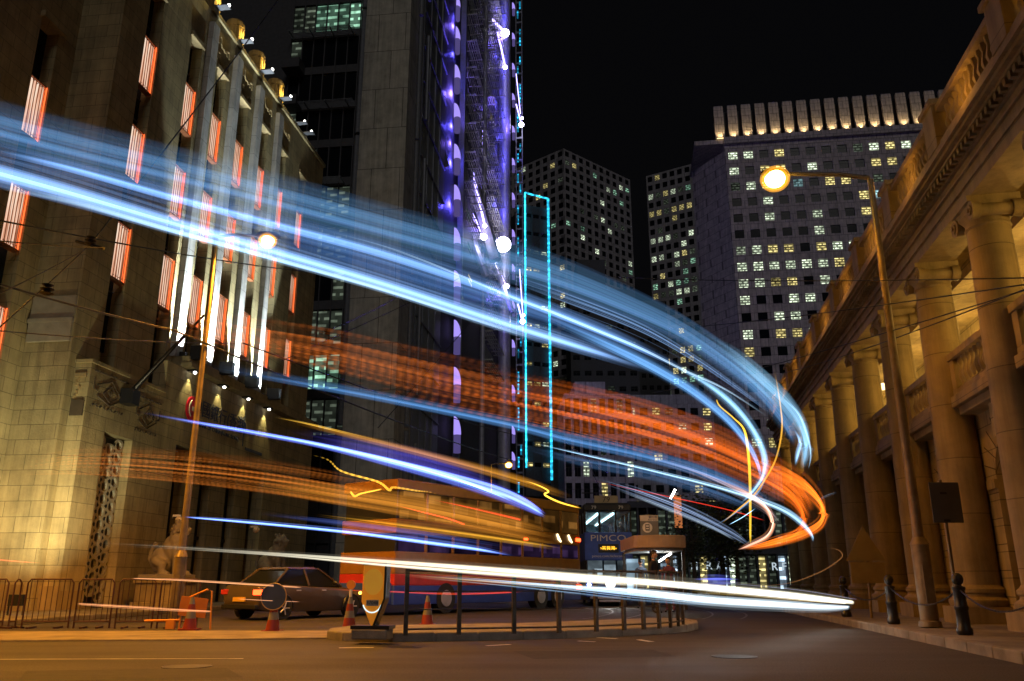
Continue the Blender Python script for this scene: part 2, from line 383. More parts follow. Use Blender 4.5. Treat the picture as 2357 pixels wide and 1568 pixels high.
# set-back wing with its own slit window
b = MB(D)
b.box(-9, -1.8, -10, 26.2, 0, 40); b.box(-9, -1.8, 27.2, 28.19, 0, 40); b.box(-9, -1.8, 26.2, 27.2, 21.3, 40); b.box(-9, -2.4, 26.2, 27.2, 0, 21.3)
b.box(-1.85, -1.6, 26.1, 27.35, 21.3, 21.55)
b.build('wing_wall', M['bankstone'], bank)
b = MB(D); b.box(-1.7, -.05, 28.08, 28.2, 9.2, 9.9); b.box(-1.75, -.03, 28.05, 28.2, 9.9, 10.05); b.box(-1.7, -.04, 28.12, 28.2, 10.05, 10.9)
b.build('ledge', M['carved'], bank)
# lower base block with carved frieze
b = MB(D); F = .6
b.box(0, F, 28.6, 29.9, 0, 8.5); b.box(0, F, 31.7, 33.5, 0, 8.5); b.box(0, F, 29.9, 31.7, 6.25, 8.5); b.box(0, .1, 29.9, 31.7, 0, 6.25)
b.box(0, F, 33.5, 34.9, 0, 9.9); b.box(0, F, 44.0, 50.6, 0, 9.9); b.box(0, F, 34.9, 44.0, 6.6, 9.9)
b.box(0, F + .08, 28.52, 33.5, 8.5, 8.62)
b.build('base_wall', M['bankstone'], bank)
b = MB(D); b.box(0, 1.05, 34.6, 50.7, 9.9, 10.08); b.box(0, .9, 34.7, 50.6, 10.08, 10.4)
b.build('cornice', M['bankstone'], bank)
# frieze carving: lines and lozenges cut as shallow relief
def frieze(s0, s1, z0, z1):
    b = MB(D); w_, h_ = s1 - s0, z1 - z0; x = F
    def ln(a, c, th=.05):
        p, q = Vector((x + .02, s0 + a[0] * w_, z0 + a[1] * h_)), Vector((x + .02, s0 + c[0] * w_, z0 + c[1] * h_))
        b.tube([p, q], th / 2, 5)
    for k in range(7): ln((.0 + k / 7, .92), (.11 + k / 7, .92), .07)
    ln((.5, .8), (.85, .42)); ln((.5, .8), (.12, .6)); ln((.5, .2), (.15, .35)); ln((.5, .2), (.85, .42))
    ln((.5, .68), (.72, .45)); ln((.5, .68), (.3, .45)); ln((.3, .45), (.5, .28)); ln((.5, .28), (.72, .45))
    ln((.45, .5), (.55, .5), .09); ln((.5, .44), (.5, .56), .09)
    ln((.04, .75), (.04, .5)); ln((.04, .5), (.16, .46)); ln((.95, .75), (.95, .5)); ln((.84, .46), (.95, .5))
    for k in range(9): ln((.05 + .1 * k, .08 + .05 * (k % 2)), (.1 + .1 * k, .13 - .05 * (k % 2)), .06)
    return b
frieze(28.8, 31.0, 6.9, 8.4).build('frieze', M['groove'], bank)
frieze(31.6, 33.4, 6.5, 8.1).build('frieze', M['groove'], bank)
b = MB(D)
for k in range(5):
    b.box(.1 + .07 * (k % 3), .17 + .07 * (k % 3), 28.56, 28.6, 7.2 + .16 * k, 7.34 + .16 * k)
b.box(.06, .5, 28.53, 28.6, 7.98, 8.12); b.build('frieze', M['lime'], bank)
MB(D).box(.06, .54, 28.54, 28.6, 6.6, 7.15).build('frieze_panel', M['groove'], bank)
# white plinths
for q in ((-1.84, -.35, 28.06, 28.2, .95), (-.05, F + .06, 28.5, 28.6, .9), (F, F + .06, 28.6, 29.9, .75), (F, F + .06, 31.7, 34.9, .75)): MB(D).box(q[0], q[1], q[2], q[3], 0, q[4]).build('plinth', M['lime'], bank)
# lattice screen in its recess
def lattice():
    s0, s1, z0, z1, x = 29.95, 31.65, .3, 6.2, .28
    b = MB(D); cols, rows = 3, 13; cw, ch = (s1 - s0) / cols, (z1 - z0) / rows
    for i in range(cols):
        for j in range(rows):
            if i == 1: off = .5 * ch
            else: off = 0
            cs, cz = s0 + (i + .5) * cw, z0 + (j + .5) * ch + off
            n = 12; r = min(cw, ch) * .37; vs = []; top = min(z1, cz + ch / 2); bot = cz - ch / 2
            if cz + r > z1: continue
            sq = []
            for k in range(n):
                g_ = 2 * math.pi * k / n; vs.append((x, cs + r * math.cos(g_), cz + r * math.sin(g_)))
                c_, s__ = math.cos(g_), math.sin(g_); q = 1 / max(abs(c_), abs(s__))
                sq.append((x, cs + c_ * q * cw / 2, cz + s__ * q * ch / 2))
            front = vs + sq; back = [(x - .12, p[1], p[2]) for p in vs]
            fs = [(k, n + k, n + (k + 1) % n, (k + 1) % n)[::-1] for k in range(n)] + [(k, (k + 1) % n, 2 * n + (k + 1) % n, 2 * n + k) for k in range(n)]
            b.add(front + back, fs)
            b.box(x - .004, x + .012, cs - cw / 2 - .03, cs - cw / 2 + .03, cz - .06, cz + .06, 1)
    b.box(x - .15, x - .13, s0, s1, z0, z1, 1)
    return b.build('lattice_screen', [M['carved'], M['black']], bank)
lattice()
# entrance
b = MB(D); b.box(-.5, -.4, 34.9, 44, 0, 6.6)
for k in range(37): b.box(-.4, -.33, 34.95 + k * .25, 35.0 + k * .25, .1, 6.6)
b.box(-.4, -.28, 34.9, 44, 2.9, 3.05)
b.build('entrance', M['dark'], bank)
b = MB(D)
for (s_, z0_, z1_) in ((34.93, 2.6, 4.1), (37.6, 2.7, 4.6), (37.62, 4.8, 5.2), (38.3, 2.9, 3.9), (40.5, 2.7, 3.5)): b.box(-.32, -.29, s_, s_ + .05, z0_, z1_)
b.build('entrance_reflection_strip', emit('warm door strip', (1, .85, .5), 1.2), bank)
# window columns: dark glazing, copper grille balconets
def grille_proto(name='window_grille'):
    fr_ = MB(); h, w_ = 1.17, .42
    fr_.box(.0, .05, -w_, w_, -h, -h + .05); fr_.box(.0, .05, -w_, w_, h - .05, h)
    for k in range(6): y = -w_ + k * (2 * w_ - .04) / 5; fr_.box(.005, .03, y, y + .02, -h + .05, h - .05)
    for k in range(4):
        y = -w_ + .11 + k * .2; fr_.tube([(.03, y, h - .12), (.03, y + .05, h - .18), (.03, y + .1, h - .12)], .012, 5); fr_.tube([(.03, y, -h + .12), (.03, y + .05, -h + .18), (.03, y + .1, -h + .12)], .012, 5)
    fr_.box(-.15, .1, -w_ - .03, w_ + .03, -h - .06, -h)
    return fr_
def stripes():
    m = bpy.data.materials.new('lit copper slats'); m.use_nodes = True; nt = m.node_tree; nt.nodes.clear(); L = nt.links.new
    o = nt.nodes.new('ShaderNodeOutputMaterial'); e = nt.nodes.new('ShaderNodeEmission'); tc = nt.nodes.new('ShaderNodeTexCoord')
    mp = nt.nodes.new('ShaderNodeMapping'); mp.inputs['Scale'].default_value = (0, 9, .35); L(tc.outputs['Object'], mp.inputs[0])
    n = nt.nodes.new('ShaderNodeTexNoise'); n.inputs['Scale'].default_value = 1.6; n.inputs['Detail'].default_value = 4; L(mp.outputs[0], n.inputs[0])
    r = nt.nodes.new('ShaderNodeValToRGB'); r.color_ramp.elements[0].position = .33; r.color_ramp.elements[0].color = (.3, .10, .05, 1); r.color_ramp.elements[1].position = .6; r.color_ramp.elements[1].color = (1, .78, .6, 1)
    q = r.color_ramp.elements.new(.46); q.color = (.85, .42, .26, 1); L(n.outputs[0], r.inputs[0]); L(r.outputs[0], e.inputs[0]); e.inputs[1].default_value = 1.0; L(e.outputs[0], o.inputs[0]); return m
M['glow_stripe'] = stripes()  # emission stripes stand in for lamplight on the copper rods
gp = grille_proto().build('window_grille', M['copper'], bank)
gl = MB().box(-.09, -.06, -.41, .41, -1.14, 1.14).build('slat_glow', M['glow_stripe'], gp)
ge = MB().box(-.05, .06, .425, .445, -1.12, 1.15).build('edge_lamp', M['glowr'], gp)
first = True
for s_ in WS:
    for zc in (13.45, 17.75, 21.95):
        if first: gp.location = (-.1, s_ + D, zc); first = False; continue
        c_ = copy_tree(gp, bank); c_.location = (-.1, s_ + D, zc)
for s_, zc in ((47.3, 13.7), (47.3, 17.75), (47.3, 21.95)):
    c_ = copy_tree(gp, bank); c_.location = (-.1, s_ + D, zc); c_.scale = (1, .8, 1)
for zc in (13.45, 17.75, 9.0):
    c_ = copy_tree(gp, bank); c_.location = (-1.9, 26.7 + D, zc)
for k, s_ in enumerate(WS + [47.3]):
    b = MB(D); b.box(-.6, -.5, s_ - SL, s_ + SL, 9.5, SH)
    for z_ in (11.9, 15.2, 16.3, 19.5, 20.5, 24): b.box(-.5, -.46, s_ - SL, s_ + SL, z_, z_ + .06, 1)
    b.box(-.5, -.45, s_ - .03, s_ + .03, 9.5, SH, 1)
    b.build('window', [M['glass'], M['dark']], bank)
    b = MB(D); b.box(-.5, .1, s_ - SL - .12, s_ + SL + .12, SH - .1, SH + .1); b.build('window_hood', M['lime'], bank)
MB(D).box(-2.38, -2.3, 26.2, 27.2, 5, 21.3).build('window', M['glass'], bank)
# pilasters with uplights, capped piers
M['upstone'] = stone('pale rough granite', (.42, .42, .4), bw=.9, bh=1.1, bump=.7, grain=18, var=.06)
for i, s_ in enumerate((34.85, 37.55, 40.3, 43.05)):
    MB(D).box(0, .26, s_ - .3, s_ + .3, 10.4, 27.3).build('pilaster', M['upstone'], bank)
    b = MB(D); b.box(.35, .6, s_ - .12, s_ + .12, 10.42, 10.6); b.build('uplight', M['dark'], bank)
    b = MB(D); b.box(.85, 1.5, s_ - .15, s_ - .13, 10.3, 10.85); b.box(.85, 1.5, s_ + .13, s_ + .15, 10.3, 10.85); b.box(.85, 1.5, s_ - .15, s_ + .15, 10.26, 10.3); b.build('uplight_shield', M['black'], bank)  # black plates added to keep the beam on the pilaster
    lamp('SPOT', (1.2, s_ + D, 10.4), 9500, (.86, .97, 1.0), .02, 88, .5, to=(.26, s_ + D, 13.2), parent=bank)
    lamp('SPOT', (1.7, s_ + 1.35 + D, 10.45), 230, (.92, 1, .85), .05, 80, .9, to=(0, s_ + 1.35 + D, 18), parent=bank)
for i, s_ in enumerate((35.0, 37.7, 40.4, 43.1)):
    o = MB(D); o.lathe([(.46, 0), (.46, 1.2), (.5, 1.25), (.5, 1.5), (.44, 1.62), (.2, 1.7)], -.35, s_, 28.0 + .0, n=10)
    for k in range(10):
        a = 2 * math.pi * k / 10; o.tube([(-.35 + .46 * math.cos(a), s_ + .46 * math.sin(a), 28.0), (-.35 + .46 * math.cos(a), s_ + .46 * math.sin(a), 29.2)], .05, 6)
    o.build('pier_cap', M['lime'], bank)
    b = MB(D); b.box(-.0, .75, s_ - .35, s_ + .05, 28.3, 28.36, 0); b.build('lamp_bracket', M['steel'], bank)
    MB(D).ball((.6, s_ + .1, 28.62), .08).build('lamp_bulb', M['white_e'], bank)
    lamp('POINT', (.33, s_ - .05 + D, 28.75), 38, (1, .66, .14), .04, parent=bank)
for s_ in (45.8, 47.0):
    b = MB(D); b.box(-.0, .7, s_ - .3, s_ + .05, 28.3, 28.36, 0); b.build('lamp_bracket', M['steel'], bank)
    MB(D).ball((.45, s_ + .1, 28.6), .07).build('lamp_bulb', M['white_e'], bank)
for i, s_ in enumerate((36.2, 38.95, 41.6, 44.3)):
    b = MB(D)
    for row, z_ in enumerate((26.95, 26.05)):
        x = .03; b = MB(D)
        for (a0, c0, a1, c1) in ((-.75, .25, -.75, -.1), (-.75, .25, -.55, .3), (-.55, .3, -.5, 0), (-.5, 0, -.3, -.2), (-.3, -.2, -.1, -.1), (-.1, -.1, .05, -.25), (.05, -.25, .3, 0), (.3, 0, .35, -.3), (.35, 0, .6, .05), (.6, .05, .65, -.3)):
            b.tube([(x, s_ + a0 * .8, z_ + c0), (x, s_ + a1 * .8, z_ + c1)], .045, 5)
        b.build('carved_ornament', M['lime'], bank)
# downlights under the cornice, emblem and lettering
for s_ in (35.3, 38.1, 40.75, 43.3):
    MB(D).box(.62, 1.0, s_ - .22, s_ + .22, 9.82, 9.9).build('downlight', M['dark'], bank)
    MB(D).ball((.86, s_, 9.8), .07).build('downlight_bulb', M['white_e'], bank)
    lamp('SPOT', (.78, s_ + D, 9.75), 130, (1, .85, .4), .03, 70, .6, to=(.62, s_ + D, 5), parent=bank)
b = MB(D); b.cyl((F, 35.85, 8.3), (F + .06, 35.85, 8.3), .56, n=32); lg = b.build('emblem', mat('emblem red', (.55, .01, .03), .35), bank)
b = MB(D)
for sg in (-1, 1):
    pts = [(F + .07, 35.85 + sg * (.36 * math.cos(a)), 8.3 + .40 * math.sin(a)) for a in [R(q) for q in range(-62, 63, 12)]]
    b.tube(pts, .03, 5)
b.box(F + .05, F + .08, 35.85 - .1, 35.85 + .1, 8.2, 8.4)
b.build('emblem_mark', mat('emblem cream', (.6, .55, .42), .5), lg)
Mt = Matrix.Translation((F + .02, 0, 0)) @ Matrix(((0, 0, 1, 0), (1, 0, 0, 0), (0, 1, 0, 0), (0, 0, 0, 1)))
def on_wall(s_, z_): return Matrix.Translation((F + .02, s_ + D, z_)) @ Matrix(((0, 0, 1, 0), (1, 0, 0, 0), (0, 1, 0, 0), (0, 0, 0, 1)))
M['ink'] = mat('navy lettering', (.012, .02, .06), .4)
text_mesh('lettering', '中國銀行(香港)', .82, M['ink'], bank, on_wall(38.6, 8.45))
text_mesh('lettering', 'BANK OF CHINA (HONG KONG)', .27, M['ink'], bank, on_wall(38.6, 7.75))
MB(D).box(F, F + .03, 41.05, 41.1, 7.5, 9.0).build('lettering_bar', M['ink'], bank)
MB(D).box(F, F + .03, 41.4, 43.4, 7.35, 7.5).build('lettering_bar', M['ink'], bank)

# flag pole on its bracket
def pole_between(name, a, c, r0, r1, mt, label, cat, extra=None):
    root = empty(name, a); tag(root, label, cat)
    MB().tube([Vector((0, 0, 0)), Vector(c) - Vector(a)], [r0, r1], 10).build('pole', mt, root, True)
    return root
a_, c_ = at(300, 905, 30.5), at(470, 725, 29.5)
fpz = pole_between('flag_pole', a_, c_, .11, .04, M['black'], 'black bare flag pole slanting out from the bank wall above the carved frieze', 'flag pole')
MB().box(-.25, .25, -.3, .3, -.45, .12).build('bracket', M['black'], fpz)

# ------------------------------------------------------------------ steel high-rise with violet lights
hs = empty('steel_highrise', (-13.3, 64, 0), -AZL)
tag(hs, 'steel and glass high-rise with grey clad shaft, louvres and violet lit columns', 'building')
HI = hs_inv = (Matrix.Translation((-13.3, 64, 0)) @ Matrix.Rotation(-AZL, 4, 'Z')).inverted()
def hw(p): return HI @ Vector(p)
H = 150
b = MB(); b.box(0, 4.15, 0, 5, 0, H); b.build('shaft', M['conc'], hs)
b = MB()
for z_ in range(0, H, 13):
    b.tube([(-.35, .6, z_), (-.35, .6, z_ + 12.7)], .28, 10); b.tube([(4.6, 2.2, z_), (4.6, 2.2, z_ + 12.7)], .22, 10)
    b.tube([(4.9, 4, z_ + 3), (4.9, 4, z_ + 12)], .16, 8)
b.build('service_pipe', M['steel'], hs)
b = MB(); b.box(4.15, 4.25, 5.0, 15.5, 0, H)
for k in range(40):
    b.box(4.25, 4.4, 5, 15.5, k * 3.9, k * 3.9 + .12)
for y in (7.5, 10, 12.5): b.box(4.25, 4.36, y, y + .12, 0, H)
b.build('side_wall', M['steel'], hs)
b = MB(); b.box(-22, -.1, 3.0, 40, 0, H); b.box(-.1, 4.15, 5, 60, 0, H); b.build('core', M['dull'], hs)
# glazing left of the shaft
xs = [-8.2 + 1.12 * k for k in range(8)]
b = MB()
for x in xs: b.box(x - .05, x + .05, 2.7, 2.98, 0, H)
for k in range(0, 38): b.box(-8.3, -.4, 2.75, 2.95, k * 3.9 + .1, k * 3.9 + .9)
for k in (11, 12): b.box(-8.3, -6.6, 1.2, 2.6, k * 3.9, k * 3.9 + 1)
b.build('mullion_grid', M['dull'], hs)
gw = MB().box(-.5, .5, -.02, .02, -1.45, 1.45)
gws = {}
for key in ('win_g', 'win_dim', 'glass', 'win_w'):
    pass
lit = {13: 'win_g', 12: 'glass', 4: 'win_g', 5: 'win_dim', 7: 'win_dim', 8: 'win_dim', 3: 'win_dim', 14: 'win_g'}
protos = {}
for k in range(2, 16):
    for i, x in enumerate(xs[:-1]):
        key = lit.get(k, 'glass')
        if k in (4, 5, 7, 8, 3) and i < 2: key = 'glass'
        if k == 13 and i < 2: key = 'win_dim'
        if rnd.random() < .12: key = 'win_dim' if key == 'glass' else key
        if key not in protos:
            o = MB().box(-.5, .5, -.02, .02, -1.45, 1.45).build('window', M[key], hs); protos[key] = o
        else:
            o = protos[key].copy(); link(o)
        o.parent = hs; o.location = (x + .56, 2.88, k * 3.9 + 2.4)
for k in (3, 5, 7, 9, 11, 13):
    z_ = k * 3.9 + .3; b = MB()
    for j in range(7): b.box(-8.2, -2.0 + .3 * (k % 3), 1.5 + j * .2, 1.56 + j * .2, z_, z_ + .05)
    for x in (-8, -6, -4, -2.1): b.box(x, x + .07, 1.4, 2.9, z_ - .12, z_ + .02)
    b.build('sun_shade', M['steel'], hs)
# big columns
def hcol(u0, u1, Y, r, name='column', zs=13):
    x = at((u0 + u1) / 2, 600, Y); c_ = hw((x.x, Y, 0)); b = MB()
    for z_ in range(0, H, zs): b.tube([(c_.x, c_.y, z_), (c_.x, c_.y, z_ + zs - .1)], r, 20); b.tube([(c_.x, c_.y, z_ + zs - .1), (c_.x, c_.y, z_ + zs)], r * .96, 20, cap=False)
    b.build(name, M['steel_l'], hs, True); return c_
c1 = hcol(1006, 1040, 85, .85)
c2 = hcol(1150, 1172, 120, .95)
c3 = hcol(1108, 1118, 100, .3)
MB().box(c1.x + .6, c1.x + 1.6, c1.y + 2, c1.y + 2.6, 0, H).build('fin_wall', M['steel'], hs)
# scallops by the columns, lamplight from below put in as glow
def moons(u, Y, wpx, vs):
    pr = None
    for v in vs:
        p = at(u, v, Y); c_ = hw(p); wd = wpx / 1950 * Y; hh = wd * 2.6
        if pr is None:
            b = MB(); n = 10
            prof = [(-wd / 2 * 0 - wd / 2, 0, 0)] + [(-wd / 2 + wd * math.sin(math.pi / 2 * k / n), 0, hh * math.cos(math.pi / 2 * k / n)) for k in range(n + 1)]
            b.add(prof + [(q[0], .25, q[2]) for q in prof], [tuple(range(len(prof)))] + [tuple(range(len(prof), 2 * len(prof)))[::-1]] + [(k, len(prof) + k, len(prof) + (k + 1) % len(prof), (k + 1) % len(prof)) for k in range(len(prof))], 0)
            b.tube([(0, .1, -hh * 1.0), (0, .1, -.05)], wd / 2, 10, 1)
            pr = b.build('glow_scallop', [M['violet'], M['violet_dim']], hs); o = pr
        else:
            o = pr.copy(); link(o); o.parent = hs
        o.location = c_
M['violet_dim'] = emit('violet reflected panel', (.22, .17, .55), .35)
moons(1052, 83.6, 17, [-70, 15, 90, 180, 270, 365, 460, 560, 660, 775, 885, 1000])
moons(1182, 117, 8, [-40, 20, 90, 160, 230, 305, 380, 460, 545, 625, 710, 800, 905, 1000, 1060])
# floors behind, louvre shelves
b = MB(); b.box(3.6, 4.1, 24, 58, 0, H)
b.build('inner_wall', M['dull'], hs)
b = MB()
for k in range(0, 38):
    for (y0, y1, off) in ((25.5, 38, 0), (40.5, 53, 1.6)):
        z_ = k * 3.9 + off
        if z_ < 40 and y0 < 30: continue
        if z_ < 27: continue
        for j in range(5): b.box(4.5 + j * .28, 4.6 + j * .28, y0, y1, z_, z_ + .10)
        for j in range(7): y = y0 + j * (y1 - y0) / 6.2; b.box(4.1, 5.85, y, y + .09, z_ - .14, z_ - .02)
        for j in range(14):
            y = y0 + j * (y1 - y0) / 14; b.box(4.12, 4.2, y, y + .1, z_ + .4, z_ + 3.3)
b.build('louvre_shelf', mat('louvre metal', (.42, .42, .36), .5, .4), hs)
cnt = 0; pw = None
for k in range(7, 37):
    for (y0, y1, off) in ((25.5, 38, 0), (40.5, 53, 1.6)):
        if rnd.random() < .8 and cnt < 55:
            y = y0 + rnd.random() * (y1 - y0 - 3)
            key = rnd.choice(['win_dim', 'win_dim', 'win_y', 'win_g'])
            pk = 'L' + key
            if pk not in protos: protos[pk] = MB().box(0, .04, 0, 2.4, 0, 1.1).build('window', M[key], hs); o = protos[pk]
            else: o = protos[pk].copy(); link(o); o.parent = hs
            o.location = (4.12, y, k * 3.9 + off + 1.2); cnt += 1
# lit truss tubes and flood lamps
def wtube(name, pts, r, mt, m2=None):
    b = MB(); b.tube([hw(p) for p in pts], r, 8); return b.build(name, mt, hs)
for (u0, v0, u1, v1, Y, r) in ((1077, 348, 1116, 520, 97, .14), (1077, 475, 1114, 545, 97, .16), (1128, 40, 1160, 72, 112, .2), (1143, 60, 1163, 155, 113, .13),
                               (1188, 170, 1198, 262, 124, .07), (1188, 240, 1200, 285, 124, .1), (1138, 602, 1165, 660, 114, .14), (1196, 620, 1204, 735, 124, .07), (1192, 700, 1203, 742, 124, .12), (1112, 300, 1112, 430, 101, .09), (1105, 0, 1114, 30, 108, .12)):
    wtube('violet_tube', [at(u0, v0, Y), at(u1, v1, Y)], r, M['violet_b'])
for (u0, v0, u1, v1, Y, r) in ((1062, 340, 1140, 600, 98, .8), (1040, 420, 1120, 640, 98, .5), (1095, 0, 1165, 90, 113, .5), (1125, 570, 1180, 720, 114, .4)):
    wtube('truss_brace', [at(u0, v0, Y), at(u1, v1, Y)], r, M['steel_l'])
for (u, v, Y, r) in ((1163, 76, 112, .62), (1163, 155, 113, .32), (1200, 287, 123, .42), (1158, 563, 112, 1.15), (1116, 520, 96, .25), (1114, 546, 96, .38), (1166, 659, 113, .35), (1203, 740, 123, .4), (1202, 272, 123, .2), (1016, 240, 82, .3), (1205, 726, 123, .22)):
    p = at(u, v, Y); MB().ball(hw(p), r, n=14).build('flood_lamp', M['violet_w'], hs, True)
wtube('flood_arm', [at(1003, 238, 82.5), at(1034, 226, 83.5)], .38, M['violet_b'])
wtube('flood_arm', [at(992, 228, 82.3), at(1035, 206, 83.5)], .34, M['black'])
for (u, v, Y, P_) in ((1046, 215, 82.2, 2200), (1046, 60, 82.2, 1500), (1040, 330, 82.2, 900), (1155, 100, 112, 1400), (1180, 280, 118, 900), (1150, 560, 111, 2500), (1135, 430, 105, 500), (1105, 530, 95, 700), (1150, 690, 112, 700), (1060, 480, 85, 200), (1080, 150, 90, 350), (1130, 250, 105, 500)):
    lamp('POINT', hw(at(u, v, Y)), P_ * .4, (.2, .13, 1.0), .3, parent=hs)
for v in (-40, 40, 125, 290, 375, 470): lamp('POINT', hw(at(1043, v, 82.6)), 800, (.10, .08, 1.0), .3, parent=hs)
for v in (20, 130, 240, 350, 470): lamp('POINT', hw(at(1150, v, 117)), 450, (.10, .08, 1.0), .3, parent=hs)
b = MB()
for k, (u0, v0, u1, v1) in enumerate(((970, 250, 1012, 340), (1012, 340, 1026, 385))): b.tube([hw(at(u0, v0, 79)), hw(at(u1, v1, 80))], .45, 6)
b.build('hoist_arm', M['steel'], hs)
# ladder mast at the far edge with teal light strips
x = at(1195, 600, 125).x; c4 = hw((x, 125, 0)); b = MB(); b.box(c4.x - .55, c4.x - .4, c4.y, c4.y + .2, 0, H); b.box(c4.x + .5, c4.x + .65, c4.y, c4.y + .2, 0, H)
for k in range(70): b.box(c4.x - .4, c4.x + .5, c4.y, c4.y + .1, k * 2.1, k * 2.1 + .3)
b.build('ladder_mast', M['steel'], hs)
teal = emit('teal light strip', (.02, .42, .75), .9, .6, 1.0); b = MB()
tp = None
for k in range(56):
    if k % 3 == 2: continue
    if tp is None: tp = MB().box(-.12, .12, 0, .05, 0, 1.6).build('teal_strip', teal, hs); o = tp
    else: o = tp.copy(); link(o); o.parent = hs
    o.location = (c4.x + rnd.choice([-.15, .25]), c4.y - .1, 12 + k * 1.9)

# ------------------------------------------------------------------ office towers
def wall_face(b, y0, W_, z0, z1, cols, rows, ww, wh, dep=.35):
    """piers and spandrels of a facade, local x 0..W, outer face at y=y0 (facing -y)"""
    cw, rh = W_ / cols, (z1 - z0) / rows
    for i in range(cols + 1):
        a = max(0, i * cw - (cw - ww) / 2); c = min(W_, i * cw + (cw - ww) / 2); b.box(a, c, y0, y0 + dep, z0, z1)
    for j in range(rows + 1):
        a = max(z0, z0 + j * rh - (rh - wh) / 2); c = min(z1, z0 + j * rh + (rh - wh) / 2)
        b.box(.02, W_ - .02, y0 + .06, y0 + dep - .02, a, c)
WIN = []
def tower(name, loc, rz, label, faces, body, mt, cat='office tower', extra=None):
    """faces: (origin(x,y), rz, W, z0, z1, cols, rows, ww, wh, lit probability, palette)"""
    root = empty(name, loc, rz); tag(root, label, cat)
    wb = MB()
    for (x0, x1, y0, y1, z0, z1) in body: wb.box(x0, x1, y0, y1, z0, z1)
    allw = []
    for (ox, oy, fz, W_, z0, z1, cols, rows, ww, wh, lp, pal) in faces:
        fb = MB(); wall_face(fb, 0, W_, z0, z1, cols, rows, ww, wh)
        rm = Matrix.Translation((ox, oy, 0)) @ Matrix.Rotation(fz, 4, 'Z')
        wb.add([rm @ Vector(p) for p in fb.v], fb.f)
        cw, rh = W_ / cols, (z1 - z0) / rows
        for j in range(rows):
            rowlit = rnd.random() < .25
            for i in range(cols):
                c = rm @ Vector(((i + .5) * cw, .28, z0 + (j + .5) * rh))
                pr = lp(j / rows, i / cols) if callable(lp) else (lp * (3.2 if rowlit else .55))
                key = rnd.choice(pal) if rnd.random() < pr else 'glass'
                allw.append((c, fz, ww, wh, key))
    wb.build('wall', mt, root)
    wm = Matrix.Translation(loc) @ Matrix.Rotation(rz, 4, 'Z')
    def size(w_): 
        p = wm @ w_[0]; return -w_[2] * w_[3] / (p - Vector((0, 0, 1))).length_squared - (.0 if w_[4] == 'glass' else 1e-3)
    allw.sort(key=size)
    pr = {}
    for (c, fz, ww, wh, key) in allw[:99]:
        k2 = (key, round(ww, 2), round(wh, 2))
        if k2 not in pr:
            bb = MB().box(-ww / 2 - .02, ww / 2 + .02, 0, .03, -wh / 2 - .02, wh / 2 + .02, 0)
            bb.box(-ww / 2, ww / 2, -.04, 0, wh * .1, wh * .1 + .07, 1); bb.box(-.04, .04, -.04, 0, -wh / 2, wh * .1, 1); bb.box(-ww / 2, ww / 2, -.04, 0, wh * .36, wh * .36 + .05, 1)
            o = bb.build('window', [M[key], M['dark']], root); pr[k2] = o
        else: o = pr[k2].copy(); link(o); o.parent = root
        o.location = c; o.rotation_euler = (0, 0, fz)
    if len(allw) > 99:
        keys = sorted(set(a[4] for a in allw[99:])); bb = MB()
        for (c, fz, ww, wh, key) in allw[99:]:
            q = MB().box(-ww / 2 - .02, ww / 2 + .02, 0, .03, -wh / 2 - .02, wh / 2 + .02).box(-ww / 2, ww / 2, -.04, 0, wh * .1, wh * .1 + .06)
            mtx = Matrix.Translation(c) @ Matrix.Rotation(fz, 4, 'Z'); bb.add([mtx @ Vector(p) for p in q.v], q.f, keys.index(key))
        o = bb.build('distant_windows', [M[k_] for k_ in keys], root); o['kind'] = 'stuff'
    return root
cool = ['win_w', 'win_w', 'win_y', 'win_dim', 'win_dim', 'win_g']
# tower with a corner towards us (behind the cyan outlined block)
ang = math.atan2(21, 23.6)
tower('grid_tower', (16.05, 230, 0), 0, 'dark grid faced office tower with its corner towards the street, behind the cyan outlined block', [
    (0, 0, ang, 31.6, 58, 131, 10, 25, 1.9, 1.75, .10, cool),
    (-22.6, 20.2, -math.atan2(20.2, 22.6), 30.3, 58, 131, 10, 25, 1.9, 1.75, .16, cool)], [(-22.5, 0, 20.4, 40, 0, 130), (0, 22, 21.2, 50, 0, 130.5)], M['tower_a'])
tower('grid_tower', (53.9, 300, 0), -math.atan2(11, 17.4), 'slimmer grid faced office tower half hidden left of the tower with the finned crown', [
    (0, 0, 0, 28, 40, 158, 9, 31, 2.0, 2.3, .26, cool + ['win_y'])], [(0.2, 27.8, .5, 30, 0, 157.5)], M['tower_a'])
def lpC(j, i): 
    return .8 if (.0 < j < .12 or .5 < j < .66) else (.6 if rnd.random() < .6 else .2) if j > .25 else (.5 if j > .93 else .16)
tc_ = tower('crowned_tower', (49.0, 170, 0), -math.atan2(6.2, 44.7), 'broad pale office tower with a crown of upright fins lit from below', [
    (0, 0, 0, 48, 23, 97, 14, 19, 2.05, 2.0, lpC, ['win_w', 'win_w', 'win_y', 'win_y', 'win_b', 'win_dim', 'win_w', 'win_w', 'win_w'])], [(0, 47.9, .45, 20, 0, 99.4)], M['tower_c'])
b = MB(); b.prism([(0, .01), (-6.8, 9.5), (0, 12)][::-1], 0, 96.5); b.box(-.05, 48.2, -.3, .5, 98.2, 99.8); b.box(-6.5, 48, 2, 18, 99.4, 100.5)
b.build('side_wall', M['tower_c'], tc_)
fin = MB().prism([(0, 0), (2.2, 0), (1.95, 1.5), (.25, 1.5)], 100.6, 109.2)
fin.prism([(.1, .02), (2.1, .02), (1.9, 1.4), (.3, 1.4)], 109.2, 109.4)
fo = None
